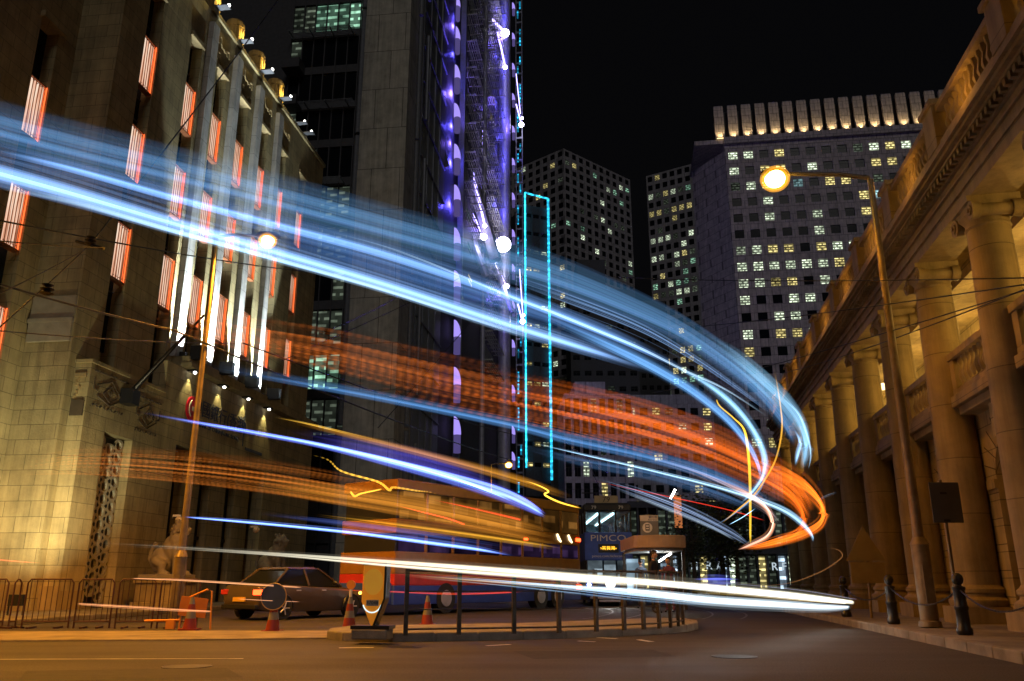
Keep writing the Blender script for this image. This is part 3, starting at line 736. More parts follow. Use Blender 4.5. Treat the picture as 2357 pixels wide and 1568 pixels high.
for k in range(17):
    if fo is None: fo = fin.build('crown_fin', M['tower_c'], tc_); o = fo
    else: o = fo.copy(); link(o); o.parent = tc_
    o.location = (-1.6 + k * 3.15, 2.0, 0)
    lamp('SPOT', (-1.6 + 1.1 + k * 3.15, 1.35, 100.75), 420, (1, .72, .32), .1, 100, .9, to=(-1.6 + 1.1 + k * 3.15, 2.0, 103), parent=tc_)
    lb = MB().box(.3, 1.9, -.25, -.12, 100.62, 100.8); 
    o2 = lb.build('crown_lamp', M['crownl'] if 'crownl' in M else M.setdefault('crownl', emit('crown lamp', (1, .7, .3), 2.2)), tc_); o2.location = (-1.6 + k * 3.15, 1.9, 0)
MB().box(-1, 51, 3.6, 9, 100.5, 108.6).build('crown_wall', M['dull'], tc_)
# low gridded block and dark blocks in the middle distance
x0 = at(1296, 900, 130).x; x1 = at(1450, 920, 133).x
tower('gridded_block', (x0, 130, 0), 0.03, 'low grey gridded office block with pale piers behind the waiting tram', [
    (0, 0, 0, x1 - x0, 3, 30, 8, 8, .95, 2.4, .16, ['win_w', 'win_y', 'win_dim'])], [(.2, x1 - x0 - .2, .5, 14, 0, 30.4), (2, 7, 1, 10, 30.4, 32.5)], M['tower_a'], cat='office block')
xa = at(1310, 640, 190); xb = at(1462, 640, 190)
tower('dark_block', (xa.x, 190, 0), 0, 'unlit dark stepped block in front of the corner grid tower', [
    (0, 0, 0, xb.x - xa.x, 20, 66, 6, 12, 1.6, 1.2, .05, ['win_dim'])], [(.1, xb.x - xa.x - .1, .5, 18, 0, 70), (2, 9, 1, 12, 70, 78)], M['dull'], cat='office block')
xa = at(1452, 700, 260)
tower('dark_block', (xa.x, 262, 0), 0, 'narrow unlit block in the gap between the two grid faced towers', [
    (0, 0, 0, 12, 20, 88, 5, 17, 1.4, 1.4, .04, ['win_dim'])], [(.1, 11.9, .5, 18, 0, 92)], M['dull'], cat='office block')
xa = at(1440, 1000, 165)
tower('dark_block', (xa.x, 165, 0), 0, 'dim mid-height block beside the low gridded block', [
    (0, 0, 0, 18, 8, 36, 7, 9, 1.6, 1.5, .18, ['win_dim', 'win_y', 'win_w'])], [(.1, 17.9, .5, 18, 0, 38)], M['tower_a'], cat='office block')
# cyan outlined block
pa, pb = at(1207, 445, 150), at(1264, 462, 152); Wc = pb.x - pa.x
cb = tower('outlined_tower', (pa.x, 150, 0), math.atan2(2, Wc), 'dark slim tower outlined with cyan light tubes', [
    (0, 0, 0, Wc, 16, 73, 3, 15, 1.35, .8, .5, ['win_y', 'win_y', 'win_dim', 'win_w'])], [(.05, Wc - .05, .5, 14, 0, 73.5), (-.3, Wc + .4, 1, 13, 0, 15)], M['dull'], cat='office tower')
b = MB(); b.tube([(0, -.3, 21), (0, -.3, pa.z)], .17, 8); b.build('light_tube', M['cyan'], cb)
b = MB(); b.tube([(Wc, -.3, 19), (Wc, -.3, pb.z + .2)], .24, 8); b.build('light_tube', M['cyan'], cb)
b = MB(); b.tube([(0, -.3, pa.z), (Wc, -.3, pb.z + .2)], .17, 8); b.build('light_tube', M['cyan'], cb)

# ------------------------------------------------------------------ colonnaded building on the right
cn = empty('colonnaded_building', RW(15.85, 0), -AZR)
tag(cn, 'domed era limestone court building with giant ionic columns, balconies and balustrade at right', 'building')
cn['label'] = 'sandstone colonnaded building at right with giant ionic columns, balconies and lit roof balustrade'
DR = -15.85; SP = 3.72; KS = list(range(-2, 9))
S0, S1 = 15.85 - 2.6 * SP, 15.85 + 8.45 * SP
shaft = MB(); shaft.lathe([(.47, .95), (.475, 2.5), (.465, 4), (.445, 5.5), (.42, 7), (.40, 7.95)], n=32)
for z_ in (2.35, 3.75, 5.15, 6.55): shaft.lathe([(.478 - (z_ - 2) * .010, z_ - .012), (.482 - (z_ - 2) * .010, z_), (.478 - (z_ - 2) * .010, z_ + .012)], n=32)
basem = MB(); basem.box(-.62, .62, -.62, .62, .14, .5); basem.lathe([(.6, .5), (.63, .56), (.63, .64), (.58, .68), (.53, .71), (.52, .76), (.56, .8), (.56, .87), (.5, .92), (.475, .96)], n=32)
capm = MB(); capm.lathe([(.41, 7.93), (.43, 7.97), (.41, 8.0), (.41, 8.1), (.5, 8.22)], n=28); capm.box(-.5, .5, -.5, .5, 8.4, 8.52); capm.box(-.44, .44, -.52, .52, 8.22, 8.4)
for sx in (-1, 1):
    for sy in (-1, 1):
        capm.cyl((sx * .47, sy * .47, 8.2), (sx * .30, sy * .47, 8.2), .19, .17, 16); capm.cyl((sx * .5, sy * .47, 8.2), (sx * .46, sy * .47, 8.2), .11, .11, 12); capm.cyl((sx * .53, sy * .47, 8.2), (sx * .48, sy * .47, 8.2), .05, .05, 8)
for sy in (-1, 1): capm.cyl((-.3, sy * .47, 8.2), (.3, sy * .47, 8.2), .13, .13, 12)
col0 = None
for k in KS:
    if col0 is None:
        col0 = shaft.build('column', M['lime'], cn, True); bb_ = basem.build('column_base', M['lime'], col0, True); cc_ = capm.build('capital', M['lime'], col0, True); o = col0
    else: o = copy_tree(col0, cn)
    o.location = (0, k * SP, 0)
# entablature
b = MB(DR)
b.box(-.42, .42, S0, S1, 8.52, 8.78); b.box(-.46, .42, S0, S1, 8.78, 9.0); b.box(-.52, .42, S0, S1, 9.0, 9.05); b.box(-.42, .42, S0, S1, 9.05, 9.28)
b.box(-.5, .42, S0, S1, 9.28, 9.44); b.box(-.66, .42, S0, S1, 9.44, 9.5); b.box(-.76, .42, S0, S1, 9.5, 9.58); b.box(-.84, .42, S0, S1, 9.58, 9.64); b.box(-.8, .42, S0, S1, 9.64, 9.78)
b.box(.42, 3.3, S0, S1, 8.9, 9.7)
b.build('entablature', M['lime'], cn)
b = MB(DR); s_ = S0
teeth = []
while s_ < S1: teeth += [(-.52, s_), (-.64, s_), (-.64, s_ + .11), (-.52, s_ + .11)]; s_ += .22
b.prism([(-.46, S0), *teeth, (-.46, S1)][::-1], 9.3, 9.43)
b.build('dentil_course', M['lime'], cn)
# rear gallery wall, floor, arches
b = MB(DR); b.box(3.0, 3.3, S0, S1, .14, 8.9); b.box(.9, 3.0, S0, S1, 4.95, 5.2); b.box(1.1, 1.5, S0, S1, 8.55, 8.9)
b.build('rear_wall', M['lime_wall'], cn)
bay = MB(); hw_, zs, zc = .98, 3.15, 3.15
x0_, x1_ = .42, .95
bay.box(x0_, x1_, .0, SP / 2 - hw_, .14, zs); bay.box(x0_, x1_, SP / 2 + hw_, SP, .14, zs)
n = 14; P1 = [(SP / 2 - hw_ * math.cos(math.pi * k / n), zs + hw_ * math.sin(math.pi * k / n)) for k in range(n + 1)]
for k in range(n):
    (ya, za), (yb, zb) = P1[k], P1[k + 1]; ya2, yb2 = ya, yb
    bay.add([(x0_, ya, za), (x0_, yb, zb), (x0_, yb, 4.9), (x0_, ya, 4.9), (x1_, ya, za), (x1_, yb, zb), (x1_, yb, 4.9), (x1_, ya, 4.9)],
            [(0, 3, 2, 1), (4, 5, 6, 7), (0, 1, 5, 4)])
bay.box(x0_, x1_, 0, SP / 2 - hw_, zs, 4.9); bay.box(x0_, x1_, SP / 2 + hw_, SP, zs, 4.9)
bay.box(.36, x0_, .4, SP / 2 - hw_ - .0, 3.0, 3.2); bay.box(.36, x0_, SP / 2 + hw_, SP - .4, 3.0, 3.2)
for k in range(1, 12):
    a = math.pi * k / 12; c_, s_ = -math.cos(a), math.sin(a)
    bay.tube([(x0_ - .001, SP / 2 + hw_ * c_, zs + hw_ * s_), (x0_ - .001, SP / 2 + (hw_ + .62) * c_, min(4.85, zs + (hw_ + .62) * s_))], .012, 4, 1)
for z_ in (.7, 1.25, 1.8, 2.35, 2.9):
    bay.box(x0_ - .003, x0_, 0, SP / 2 - hw_, z_, z_ + .02, 1); bay.box(x0_ - .003, x0_, SP / 2 + hw_, SP, z_, z_ + .02, 1)
bay.box(.2, x0_, SP / 2 - .16, SP / 2 + .16, 4.0, 4.85)
rail_ = MB(); rail_.box(-.12, .95, .42, SP - .42, 4.9, 5.15); rail_.box(.0, .9, .5, SP - .5, 4.72, 4.9); rail_.box(-.05, .2, .42, SP - .42, 5.15, 5.3); rail_.box(-.08, .24, .42, SP - .42, 6.0, 6.16)
rail_.box(-.04, .2, .42, .7, 5.3, 6.0); rail_.box(-.04, .2, SP - .7, SP - .42, 5.3, 6.0)
bal = MB(); bal.lathe([(.07, 0), (.07, .06), (.04, .1), (.085, .24), (.09, .3), (.045, .48), (.04, .54), (.07, .6), (.07, .7)], n=10)
bal.box(-.075, .075, -.075, .075, -.0, .05)
bp_ = None; cnt = 0; far_b = MB()
def baluster(loc):
    global bp_, cnt
    if cnt < 98:
        if bp_ is None: bp_ = bal.build('baluster', M['lime'], cn, True); o = bp_
        else: o = bp_.copy(); link(o); o.parent = cn
        o.location = loc; cnt += 1
    else:
        q = MB().lathe([(.07, 0), (.07, .06), (.04, .1), (.09, .27), (.04, .52), (.07, .6), (.07, .7)], n=6); far_b.add([Vector(p) + Vector(loc) for p in q.v], q.f)
wr = MB(); wr.box(2.9, 3.02, .9, 1.1, 5.2, 8.9)
for n_ in range(8):
    a = math.pi * n_ / 8
arch = MB(); AP = [(SP / 2 + .75 * math.cos(math.pi * k / 12), 7.0 + .75 * math.sin(math.pi * k / 12)) for k in range(13)]
arch.prism_x([(SP / 2 - .75, 5.2)] + [(SP / 2 + .75, 5.2)] + AP[:-1], 2.96, 3.0)
b0 = r0 = a0 = None
for k in KS[:-1]:
    if b0 is None:
        b0 = bay.build('arched_wall', [M['lime_wall'], M['groove']], cn); r0 = rail_.build('balcony', M['lime'], cn, bevel=.015)
        a0 = arch.build('arched_window', M['glass'], cn); o1, o2, o3 = b0, r0, a0
    else: o1, o2, o3 = put(b0, cn), put(r0, cn), put(a0, cn)
    for o in (o1, o2, o3): o.location = (0, k * SP, 0)
    mid = (k + .5) * SP
    far = k >= 5
    lamp('POINT', (2.35, mid, 7.5), 125, (1, .62, .16), .12, parent=cn); lamp('POINT', (.62, mid, 5.42), 13, (1, .55, .12), .05, parent=cn)
    MB().lathe([(.1, 8.3), (.16, 8.4), (.1, 8.55)], 1.9, mid, 0, n=10).build('gallery_lamp', M['glow_l'] if 'glow_l' in M else M.setdefault('glow_l', emit('gallery lamp glass', (1, .75, .35), 3)), cn)
    lamp('POINT', (1.8, mid, 3.9), 14, SOD, .1, parent=cn)
for kk in KS[:-1]:
    for j in range(9): baluster((.08, kk * SP + .86 + j * .25, 5.3))
    if kk < 1: continue
    pass
order = [(kk, j) for kk in range(0, 8) for j in range(12)] + [(kk, j) for kk in (-1, -2) for j in range(12)]
cnt0 = cnt
for kk, j in order:
    # roof balusters, the nearest in view first; the rest merge into one part
    loc = (-.6, kk * SP + .62 + j * .228, 9.88)
    baluster(loc)
if far_b.v:
    o = far_b.build('distant_balusters', M['lime'], cn, True); o['kind'] = 'stuff'
b = MB(DR); b.box(-.76, -.44, S0, S1, 9.78, 9.88); b.box(-.76, -.44, S0, S1, 10.57, 10.7); b.build('roof_rail', M['lime'], cn)
rf = MB(); rf.box(-.82, -.35, -.32, .32, 9.78, 10.74); rf.box(-.88, -.3, -.4, .4, 10.74, 10.86)
p0 = None
for k in KS:
    if p0 is None: p0 = rf.build('pedestal', M['lime'], cn, bevel=.01); o = p0
    else: o = put(p0, cn)
    o.location = (0, k * SP, 0)
for k in KS[:-1]:
    for q in (.5,):
        lamp('POINT', (-.15, (k + q) * SP, 10.05), 20, (1, .48, .08), .05, parent=cn); lamp('POINT', (-1.1, (k + q) * SP, 10.1), 12, (1, .45, .07), .05, parent=cn)
# end wall of the colonnade and roof mass behind
b = MB(DR); b.box(.0, 14, S1, S1 + 1.5, .14, 9.7); b.box(3.3, 14, S0, S1, 8.9, 9.6); b.build('end_wall', M['lime_wall'], cn)
MB(DR).cyl((2.85, 15.85 + .5 * SP, 5.2), (2.85, 15.85 + .5 * SP, 8.8), .07, n=10).build('drain_pipe', M['black'], cn)

# ------------------------------------------------------------------ street lamps
M['polem'] = mat('painted lamp pole', (.2, .15, .08), .45, .3, var=.25, scale=5)
def street_lamp(name, base, h, arm, label, power, bowl=.24, r=.1, door=True, group=None, col=M['sodium'], glassr=None, cone=146):
    root = empty(name, base); tag(root, label, 'street lamp', group)
    b = MB(); b.tube([(0, 0, 0), (0, 0, 1.6)], [r * 1.75, r * 1.7], 16); b.tube([(0, 0, 1.6), (0, 0, 1.75)], [r * 1.9, r * 1.1], 16)
    b.tube([(0, 0, 1.75), (0, 0, h - .1)], [r * 1.05, r * .62], 16); b.lathe([(r * 1.8, 0), (r * 2.2, .02), (r * 2.1, .12), (r * 1.7, .14)], n=16)
    b.build('pole', M['polem'], root, True)
    MB().box(-r * .9, r * .9, -r * 1.82, -r * 1.6, .45, 1.2).build('pole_door', M['polem'], root)
    ax, ay = arm; L_ = math.hypot(ax, ay)
    MB().tube([(0, 0, h - .35), (ax * .02, ay * .02, h - .05), (ax * .3, ay * .3, h + .03), (ax * .85, ay * .85, h + .05)], [r * .6, r * .55, r * .5, r * .45], 10).build('arm', M['polem'], root, True)
    d = Vector((ax, ay, 0)).normalized(); hd = Vector((ax, ay, h))
    b = MB(); b.ball(hd + Vector((0, 0, .06)), .34, .16, .12, 16, rot=d.to_track_quat('X', 'Z').to_matrix()); b.build('lamp_head', M['polem'], root, True)
    MB().ball(hd + Vector((0, 0, -.08)), bowl * .85, bowl * .85, bowl * .75, 18).build('lamp_bulb', col, root, True)
    MB().ball(hd + Vector((0, 0, -.08)), bowl * 1.25, bowl * 1.25, bowl * 1.1, 20).build('glare_shell', M['amber_glare'], root, True)  # two amber shells added round the bulb as its glare
    MB().ball(hd + Vector((0, 0, -.08)), bowl * 1.1, bowl * 1.1, bowl * .95, 20).build('glare_shell', M['amber_glare'], root, True)
    lamp('SPOT', hd + Vector((0, 0, -.36)), power, SOD, .2, cone, .6, to=hd + Vector((0, 0, -5)), parent=root)
    return root
hd = at(1783, 405, 17.3)
bs = Vector((8.3, 17.3, .15))
street_lamp('street_lamp', bs, hd.z - .15, (hd.x - bs.x, 0), 'tall street lamp on the right pavement, blazing orange in front of the pale tower', 720, bowl=.27, r=.1)
hd = at(612, 541, 20.5); bs = Vector((-7.95, 20.5, .0))
street_lamp('street_lamp', bs, hd.z, (hd.x - bs.x, .2), 'tall street lamp on the left with a golden pole before the bank facade', 5600, bowl=.2, r=.082, cone=156)
for (u, v, Y, lb, bw) in ((1171, 1068, 65, 'small distant street lamp glowing left of the cyan outlined tower foot', .32), (1310, 1183, 112, 'farthest street lamp, a small orange point left of the tram roof', .42)):
    hd = at(u, v, Y); street_lamp('street_lamp', Vector((hd.x - 1.4, Y, .14)), hd.z - .14, (1.4, 0), lb, 1500, bowl=bw * .8, r=.1)
# unseen lamp added on the near left to light the bank corner orange
street_lamp('street_lamp', Vector((-15.3, 16.2, .14)), 9.8, (2.0, -.6), 'unseen street lamp added beyond the left edge of the picture', 7500, bowl=.2, cone=154)
# pale floodlight that washes the bank corner from the pavement
fl = empty('floodlight', LW(24.6, 2.2, .14)); tag(fl, 'low floodlight behind the crowd barriers aimed at the bank corner', 'floodlight')
b = MB(); b.box(-.2, .2, -.1, .1, .25, .55); b.box(-.22, -.2, -.03, .03, 0, .4); b.box(.2, .22, -.03, .03, 0, .4); b.build('housing', M['dark'], fl)
MB().box(-.17, .17, .1, .11, .28, .52).build('lens', M['white_e'], fl)
lamp('SPOT', LW(24.9, 2.4, .8), 2600, (1, .93, .55), .1, 75, .9, to=LW(28.4, -.9, 4.6))

# ------------------------------------------------------------------ railing on the island
M['railm'] = mat('dark galvanised railing', (.06, .05, .04), .5, .5, var=.3, scale=9)
posts_px = [(933, 1463), (1056, 1461), (1183, 1459), (1287, 1457), (1373, 1454), (1437, 1451), (1482, 1449), (1518, 1447), (1544, 1445), (1562, 1442), (1573, 1439)]
pp = [gnd(u, v, .14) for u, v in posts_px]
for i in range(len(pp) - 1):
    a, c = pp[i], pp[i + 1]; L_ = (c - a).length; az = math.atan2((c - a).y, (c - a).x)
    root = empty('railing', a, az)
    where = ['nearest panel, beside the orange beacon', 'second panel from the orange beacon', 'third panel from the orange beacon', 'panel right in front of the tram headlight', 'panel left of the waiting people', 'panel in front of the waiting people', 'first short panel on the island curve', 'second short panel on the island curve', 'third short panel on the island curve', 'last short panel at the island tip'][i]
    tag(root, 'dark steel pedestrian railing, ' + where, 'railing', 'railing panels round the traffic island')
    b = MB(); b.box(-.035, .035, -.03, .03, 0, 1.1); b.build('post', M['railm'], root)
    if i == len(pp) - 2: b = MB(); b.box(L_ - .035, L_ + .035, -.03, .03, 0, 1.1); b.build('post', M['railm'], root)
    for z_, rr in ((1.07, .024), (.72, .011), (.42, .011), (.1, .016)):
        MB().tube([(.035, 0, z_), (L_ - .036, 0, z_)], rr, 8).build('rail', M['railm'], root)
# orange beacon sign
bc = empty('beacon_sign', gnd(858, 1462, .14), R(-8))
tag(bc, 'orange illuminated traffic beacon with a pointed foot standing at the end of the railing', 'beacon')
b = MB(); prof = [(-.19, 1.16), (-.2, .55), (0, .12), (.2, .55), (.19, 1.16)]
n = len(prof)
b.add([(x, -.1, z) for x, z in prof] + [(x, .1, z) for x, z in prof], [tuple(range(n))[::-1] and tuple(range(n)), tuple(range(n, 2 * n))[::-1]] + [(i, n + i, n + (i + 1) % n, (i + 1) % n) for i in range(n)])
b.build('beacon_body', M['beacon'], bc, bevel=.012)
b = MB(); b.box(.2, .235, -.13, .13, .6, 1.2); b.add([(.2, -.13, .6), (.235, -.13, .6), (.04, -.13, .09), (.0, -.13, .1), (.2, .13, .6), (.235, .13, .6), (.04, .13, .09), (0, .13, .1)], [(0, 3, 2, 1), (4, 5, 6, 7), (0, 1, 5, 4), (1, 2, 6, 5), (2, 3, 7, 6), (3, 0, 4, 7)]); b.box(-.2, .21, -.12, .12, 1.16, 1.19)
b.build('frame', M['black'], bc)
b = MB(); b.lathe([(.17, -.006), (.17, .006)], n=28); rr_ = Matrix.Translation((0, -.108, .88)) @ Matrix.Rotation(math.pi / 2, 4, 'X'); b.v = [rr_ @ Vector(p) for p in b.v]; b.v = [(p[0], p[1], .88 + (p[2] - .88) * 1.3) for p in b.v]
b.build('sign_disc', mat('amber disc', (.8, .4, .05), .4, emis=(1, .5, .05), es=.22), bc)
b = MB(); b.tube([(.165 * math.cos(R(a)), -.112, .54 + .17 * math.sin(R(a))) for a in range(195, 346, 15)], .012, 5); b.build('reflective_arc', emit('reflective arc glow', (.8, 1, 1), 1.1), bc)
def front(x, z, y): return Matrix.Translation((x, y, z)) @ Matrix.Rotation(math.pi / 2, 4, 'X')
MB().box(-.11, .11, -.108, -.10, .48, .58).build('number_plate', mat('plate grey', (.45, .42, .35), .5), bc)
text_mesh('lettering', '37048', .085, M['black'], bc, front(0, .53, -.11), .002)
b = MB(); b.box(-.32, .3, -.22, .22, -.06, .1); b.build('base', M['concrete'], bc, bevel=.02)
b = MB(); b.box(-.34, .34, -.2, .2, .1, .16); b.build('base_plate', M['black'], bc)
MB().cyl((0, 0, .1), (0, 0, .3), .05).build('stem', M['black'], bc)

# ------------------------------------------------------------------ bollards with chains, signs on the right
bol = MB(); bol.lathe([(r_ * .86, z_) for r_, z_ in [(.13, 0), (.15, .03), (.15, .1), (.125, .13), (.12, .4), (.135, .42), (.135, .46), (.115, .48), (.11, .72), (.125, .74), (.125, .78), (.07, .8), (.06, .82), (.1, .86), (.112, .91), (.1, .97), (.05, 1.01), (.01, 1.02)]], n=20)
bl = []
bpos = [(2222, 1462, 'nearest black bollard with ball top, beside the thick lamp pole foot'), (2058, 1437, 'black bollard with ball top left of the lamp pole'), (1949, 1420, 'black bollard near the end of the white light streaks'), (2435, 1505, 'black bollard beyond the right edge of the picture')]
bproto = None
for (u, v, lb) in bpos:
    p = gnd(u, v, .15)
    if bproto is None: bproto = bol.build('bollard', M['black'], None, True); o = bproto
    else: o = bproto.copy(); link(o)
    o.location = p; tag(o, lb, 'bollard', 'chained bollards along the right kerb'); bl.append(p)
def chain(a, c, sag, label):
    b = MB(); n = 26
    for k in range(n):
        def q(t): return a.lerp(c, t) + Vector((0, 0, -4 * sag * t * (1 - t)))
        b.tube([q(k / n), q((k + .92) / n)], .014, 5)
    o = b.build('chain', M['black']); tag(o, label, 'chain', 'chains slung between the bollards')
up = Vector((0, 0, .76))
chain(bl[2] + up, bl[1] + up, .3, 'black chain slung between the far bollard and the middle bollard')
chain(bl[1] + up, bl[0] + up, .32, 'black chain slung behind the lamp pole between two bollards')
chain(bl[0] + up, bl[3] + up, .32, 'black chain running off the right edge of the picture')
def sign(name, top, bot, Y, plate, label, lean=0):
    a = at(bot[0], bot[1], Y); a.z = .15; t = at(top[0], top[1], Y + .0); t.z -= .15
    root = empty(name, a); tag(root, label, 'road sign')
    d = Vector((t.x - a.x, 0, t.z)); MB().tube([(0, 0, 0), d], .034, 10).build('pole', M['polem'], root, True)
    return root, d
M['grey_back'] = mat('grey sign back', (.10, .095, .085), .5, .3)
rt_, d = sign('road_sign', (2163, 1105), (2212, 1450), 15.6, None, 'grey back of a rectangular road sign on a thin pole by the nearest bollard')
ry = Matrix.Rotation(math.atan2(d.x, d.z), 3, 'Y')
MB().obox(ry @ Vector((0, 0, d.length - .42)) + Vector((0, -.05, 0)) + Vector((.03, 0, 0)), .56, .02, .74, ry).build('sign_plate', M['grey_back'], rt_, bevel=.03)
for q in (.15, .65): MB().obox(ry @ Vector((0, 0, d.length - .1 - q)) + Vector((0, -.035, 0)), .12, .06, .04, ry).build('clamp', M['dark'], rt_)
rt_, d = sign('road_sign', (1992, 1222), (2006, 1418), 22, None, 'back of a triangular warning sign over a square plate on a pole beside the columns')
b = MB(); b.prism_x([(-.5, d.z - .75), (.5, d.z - .75), (0, d.z + .12)], -.012, .012); b.v = [(p[1], p[0] - .06, p[2]) for p in b.v]
M['ochre'] = mat('weathered ochre sign back', (.22, .16, .06), .6); b.build('warning_triangle', M['ochre'], rt_)
MB().box(-.42, .46, -.07, -.05, d.z - 1.3, d.z - .79).build('sign_plate', M['ochre'], rt_)

# ------------------------------------------------------------------ overhead wires
wi = 0
WL = [((0, 555, 13), (240, 570, 16), .012, 'overhead wire crossing the left edge at window height'),
      ((0, 508, 15), (700, 625, 30), .02, 'overhead wire running from the left edge past the bank windows'),
      ((-20, 770, 14), (210, 560, 17), .015, 'slanting overhead span wire at far left'),
      ((-30, 690, 12), (220, 560, 17), .012, 'short span wire meeting the insulator at left'),
      ((0, 655, 13), (400, 760, 19), .025, 'thicker contact wire hanging before the bank corner'),
      ((210, 560, 17), (640, 0, 24), .02, 'long slanting wire rising across the bank windows'),
      ((0, 762, 15), (560, 790, 28), .014, 'nearly level wire across the lower bank windows'),
      ((400, 760, 19), (1180, 1060, 60), .03, 'contact wire receding along the bank towards the distant lamp'),
      ((560, 790, 28), (1180, 1000, 70), .03, 'second receding wire along the bank'),
      ((745, 765, 32), (920, 680, 50), .02, 'slanting span wire across the grey shaft'),
      ((870, 985, 32), (1260, 525, 60), .02, 'wire rising past the violet lit columns'),
      ((1400, 637, 30), (2360, 640, 14), .014, 'level wire crossing in front of the pale tower and the street lamp pole'),
      ((1480, 760, 34), (2360, 655, 13), .014, 'gently sloping wire crossing the colonnade capitals'),
      ((1500, 905, 40), (2360, 668, 13), .014, 'steeper sloping wire below it crossing the columns'),
      ((1800, 860, 30), (2400, 650, 12), .013, 'lowest wire crossing the right hand columns'),
      ((1280, 1000, 60), (1400, 1090, 50), .02, 'thin wire sloping down to the tram roof'),
      ((1350, 1050, 45), (1395, 1160, 40), .02, 'short wire above the tram number board'),
      ((650, 830, 30), (1200, 560, 80), .02, 'faint wire crossing the shaft below the light band')]
for (a, c, r_, lb) in WL:
    p, q = at(*a), at(*c); n = 10; L_ = (q - p).length
    pts = [p.lerp(q, k / n) + Vector((0, 0, -4 * L_ * .006 * (k / n) * (1 - k / n))) for k in range(n + 1)]
    tag(MB().tube(pts, r_, 5).build('overhead_wire', M['black']), lb, 'wire', 'overhead tram wires and spans')
for (u, v, Y, lb) in ((208, 556, 16.8, 'black wire insulator above the long contact bar at left'), (108, 668, 13.9, 'small black insulator on the contact wire at far left'), (753, 765, 32, 'insulator joint where wires meet before the bank end')):
    p = at(u, v, Y); b = MB(); b.lathe([(.03, -.1), (.12, -.06), (.05, -.02), (.12, .02), (.05, .06), (.1, .1)], p.x, p.y, p.z, 12)
    if u < 300 and v < 600: q0, q1 = at(175, 555, Y), at(240, 572, Y); b.tube([q0, q1], .035, 6)
    tag(b.build('wire_insulator', M['black']), lb, 'insulator', 'insulators on the overhead wires')

# ------------------------------------------------------------------ double-decker bus
def bus(front_px, rear_px, Yf, Yr):
    a = at(rear_px, 1400, Yr); c = at(front_px, 1400, Yf); a.z = c.z = 0
    d = c - a; Lb = d.length; az = math.atan2(d.y, d.x)
    root = empty('double_decker_bus', a, az)                 # local +x towards the bus front, local +y is its far side when heading left
    tag(root, 'double-decker bus in yellow, red and blue livery with its lower deck glowing behind the railings', 'bus')
    W_, Hb = 2.5, 4.35
    b = MB()                                                  # camera sees the side at y = +0 .. local +y side depends on heading
    # heading leftwards and nearer: the seen side is local +y
    y1, y0 = 0.0, -W_
    bands = [(.32, .92, 2), (.92, 1.28, 1), (1.28, 1.98, 0), (2.55, 3.02, 0), (3.95, 4.3, 0)]
    for z0_, z1_, m_ in bands: b.box(.0, Lb, y0, y1, z0_, z1_, m_)
    b.box(.06, Lb - .06, y0 + .08, y1 - .08, 1.9, 3.98, 0 + 3)
    b.box(.15, Lb - .25, y0 + .15, y1 - .15, 4.3, Hb, 0)
    k = 0; x = .0
    while x < Lb - .2:
        b.box(x, x + .16, y0 + .01, y1 - .006, 1.98, 2.55, 0); b.box(x, x + .14, y0 + .01, y1 - .006, 3.02, 3.95, 0); x += (Lb - .15) / 8
    b.build('body', [mat('bus amber paint', (.26, .12, .014), .3), M['red'], M['blue'], M['black']], root, bevel=.03)
    for k in range(8):
        x = .16 + k * (Lb - .15) / 8; w2 = (Lb - .15) / 8 - .19
        MB().box(x, x + w2, y1 - .05, y1 - .02, 2.0, 2.53).build('window', M['buswin_low'], root)
        MB().box(x, x + w2, y1 - .05, y1 - .02, 3.04, 3.93).build('window', M['buswin_up'], root)
    for x in (1.9, 3.15, Lb - 2.6):
        b = MB(); b.cyl((x, y1 - .32, .5), (x, y1 + .02, .5), .5, n=24); o = b.build('wheel', M['rubber'], root, True)
        MB().cyl((x, y1 + .02, .5), (x, y1 + .05, .5), .27, n=20).build('rim', M['steel_l'], o)
    for z_, s_ in ((.75, .16), (2.72, .14)):
        MB().box(-.03, .35, y1 - .02, y1 + .03, z_, z_ + s_).build('tail_light', M['tail'], root)
    MB().box(Lb * .35, Lb * .37, y1, y1 + .03, 2.62, 2.7).build('side_light', M['tail'], root)
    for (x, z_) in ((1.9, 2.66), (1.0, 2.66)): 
        bb = MB(); bb.tube([(x, y1 + .02, z_ + .3), (x - .12, y1 + .02, z_ + .12), (x - .3, y1 + .02, z_)], [.05, .07, .04], 6); bb.build('reflected_lamp', emit('warm reflection glow', (1, .8, .45), 2.5) if 'wl' not in M else M['wl'], root)  # glowing tubes painted in for lamp reflections on the bus side
    b = MB(); b.box(Lb, Lb + .12, y0 + .1, y1 - .1, .35, 1.0); b.build('bumper', M['blue'], root, bevel=.03)
    b = MB(); b.box(-.08, 0, y0 + .1, y1 - .1, .35, .8); b.build('bumper', M['blue'], root, bevel=.03)
    return root
M['buswin_low'] = emit('lower deck window', (.10, .05, .16), .22, .4, 1)
M['buswin_up'] = emit('upper deck window', (.55, .24, .05), .16, .5, 1)
bus(905, 1338, 27.4, 37.0)

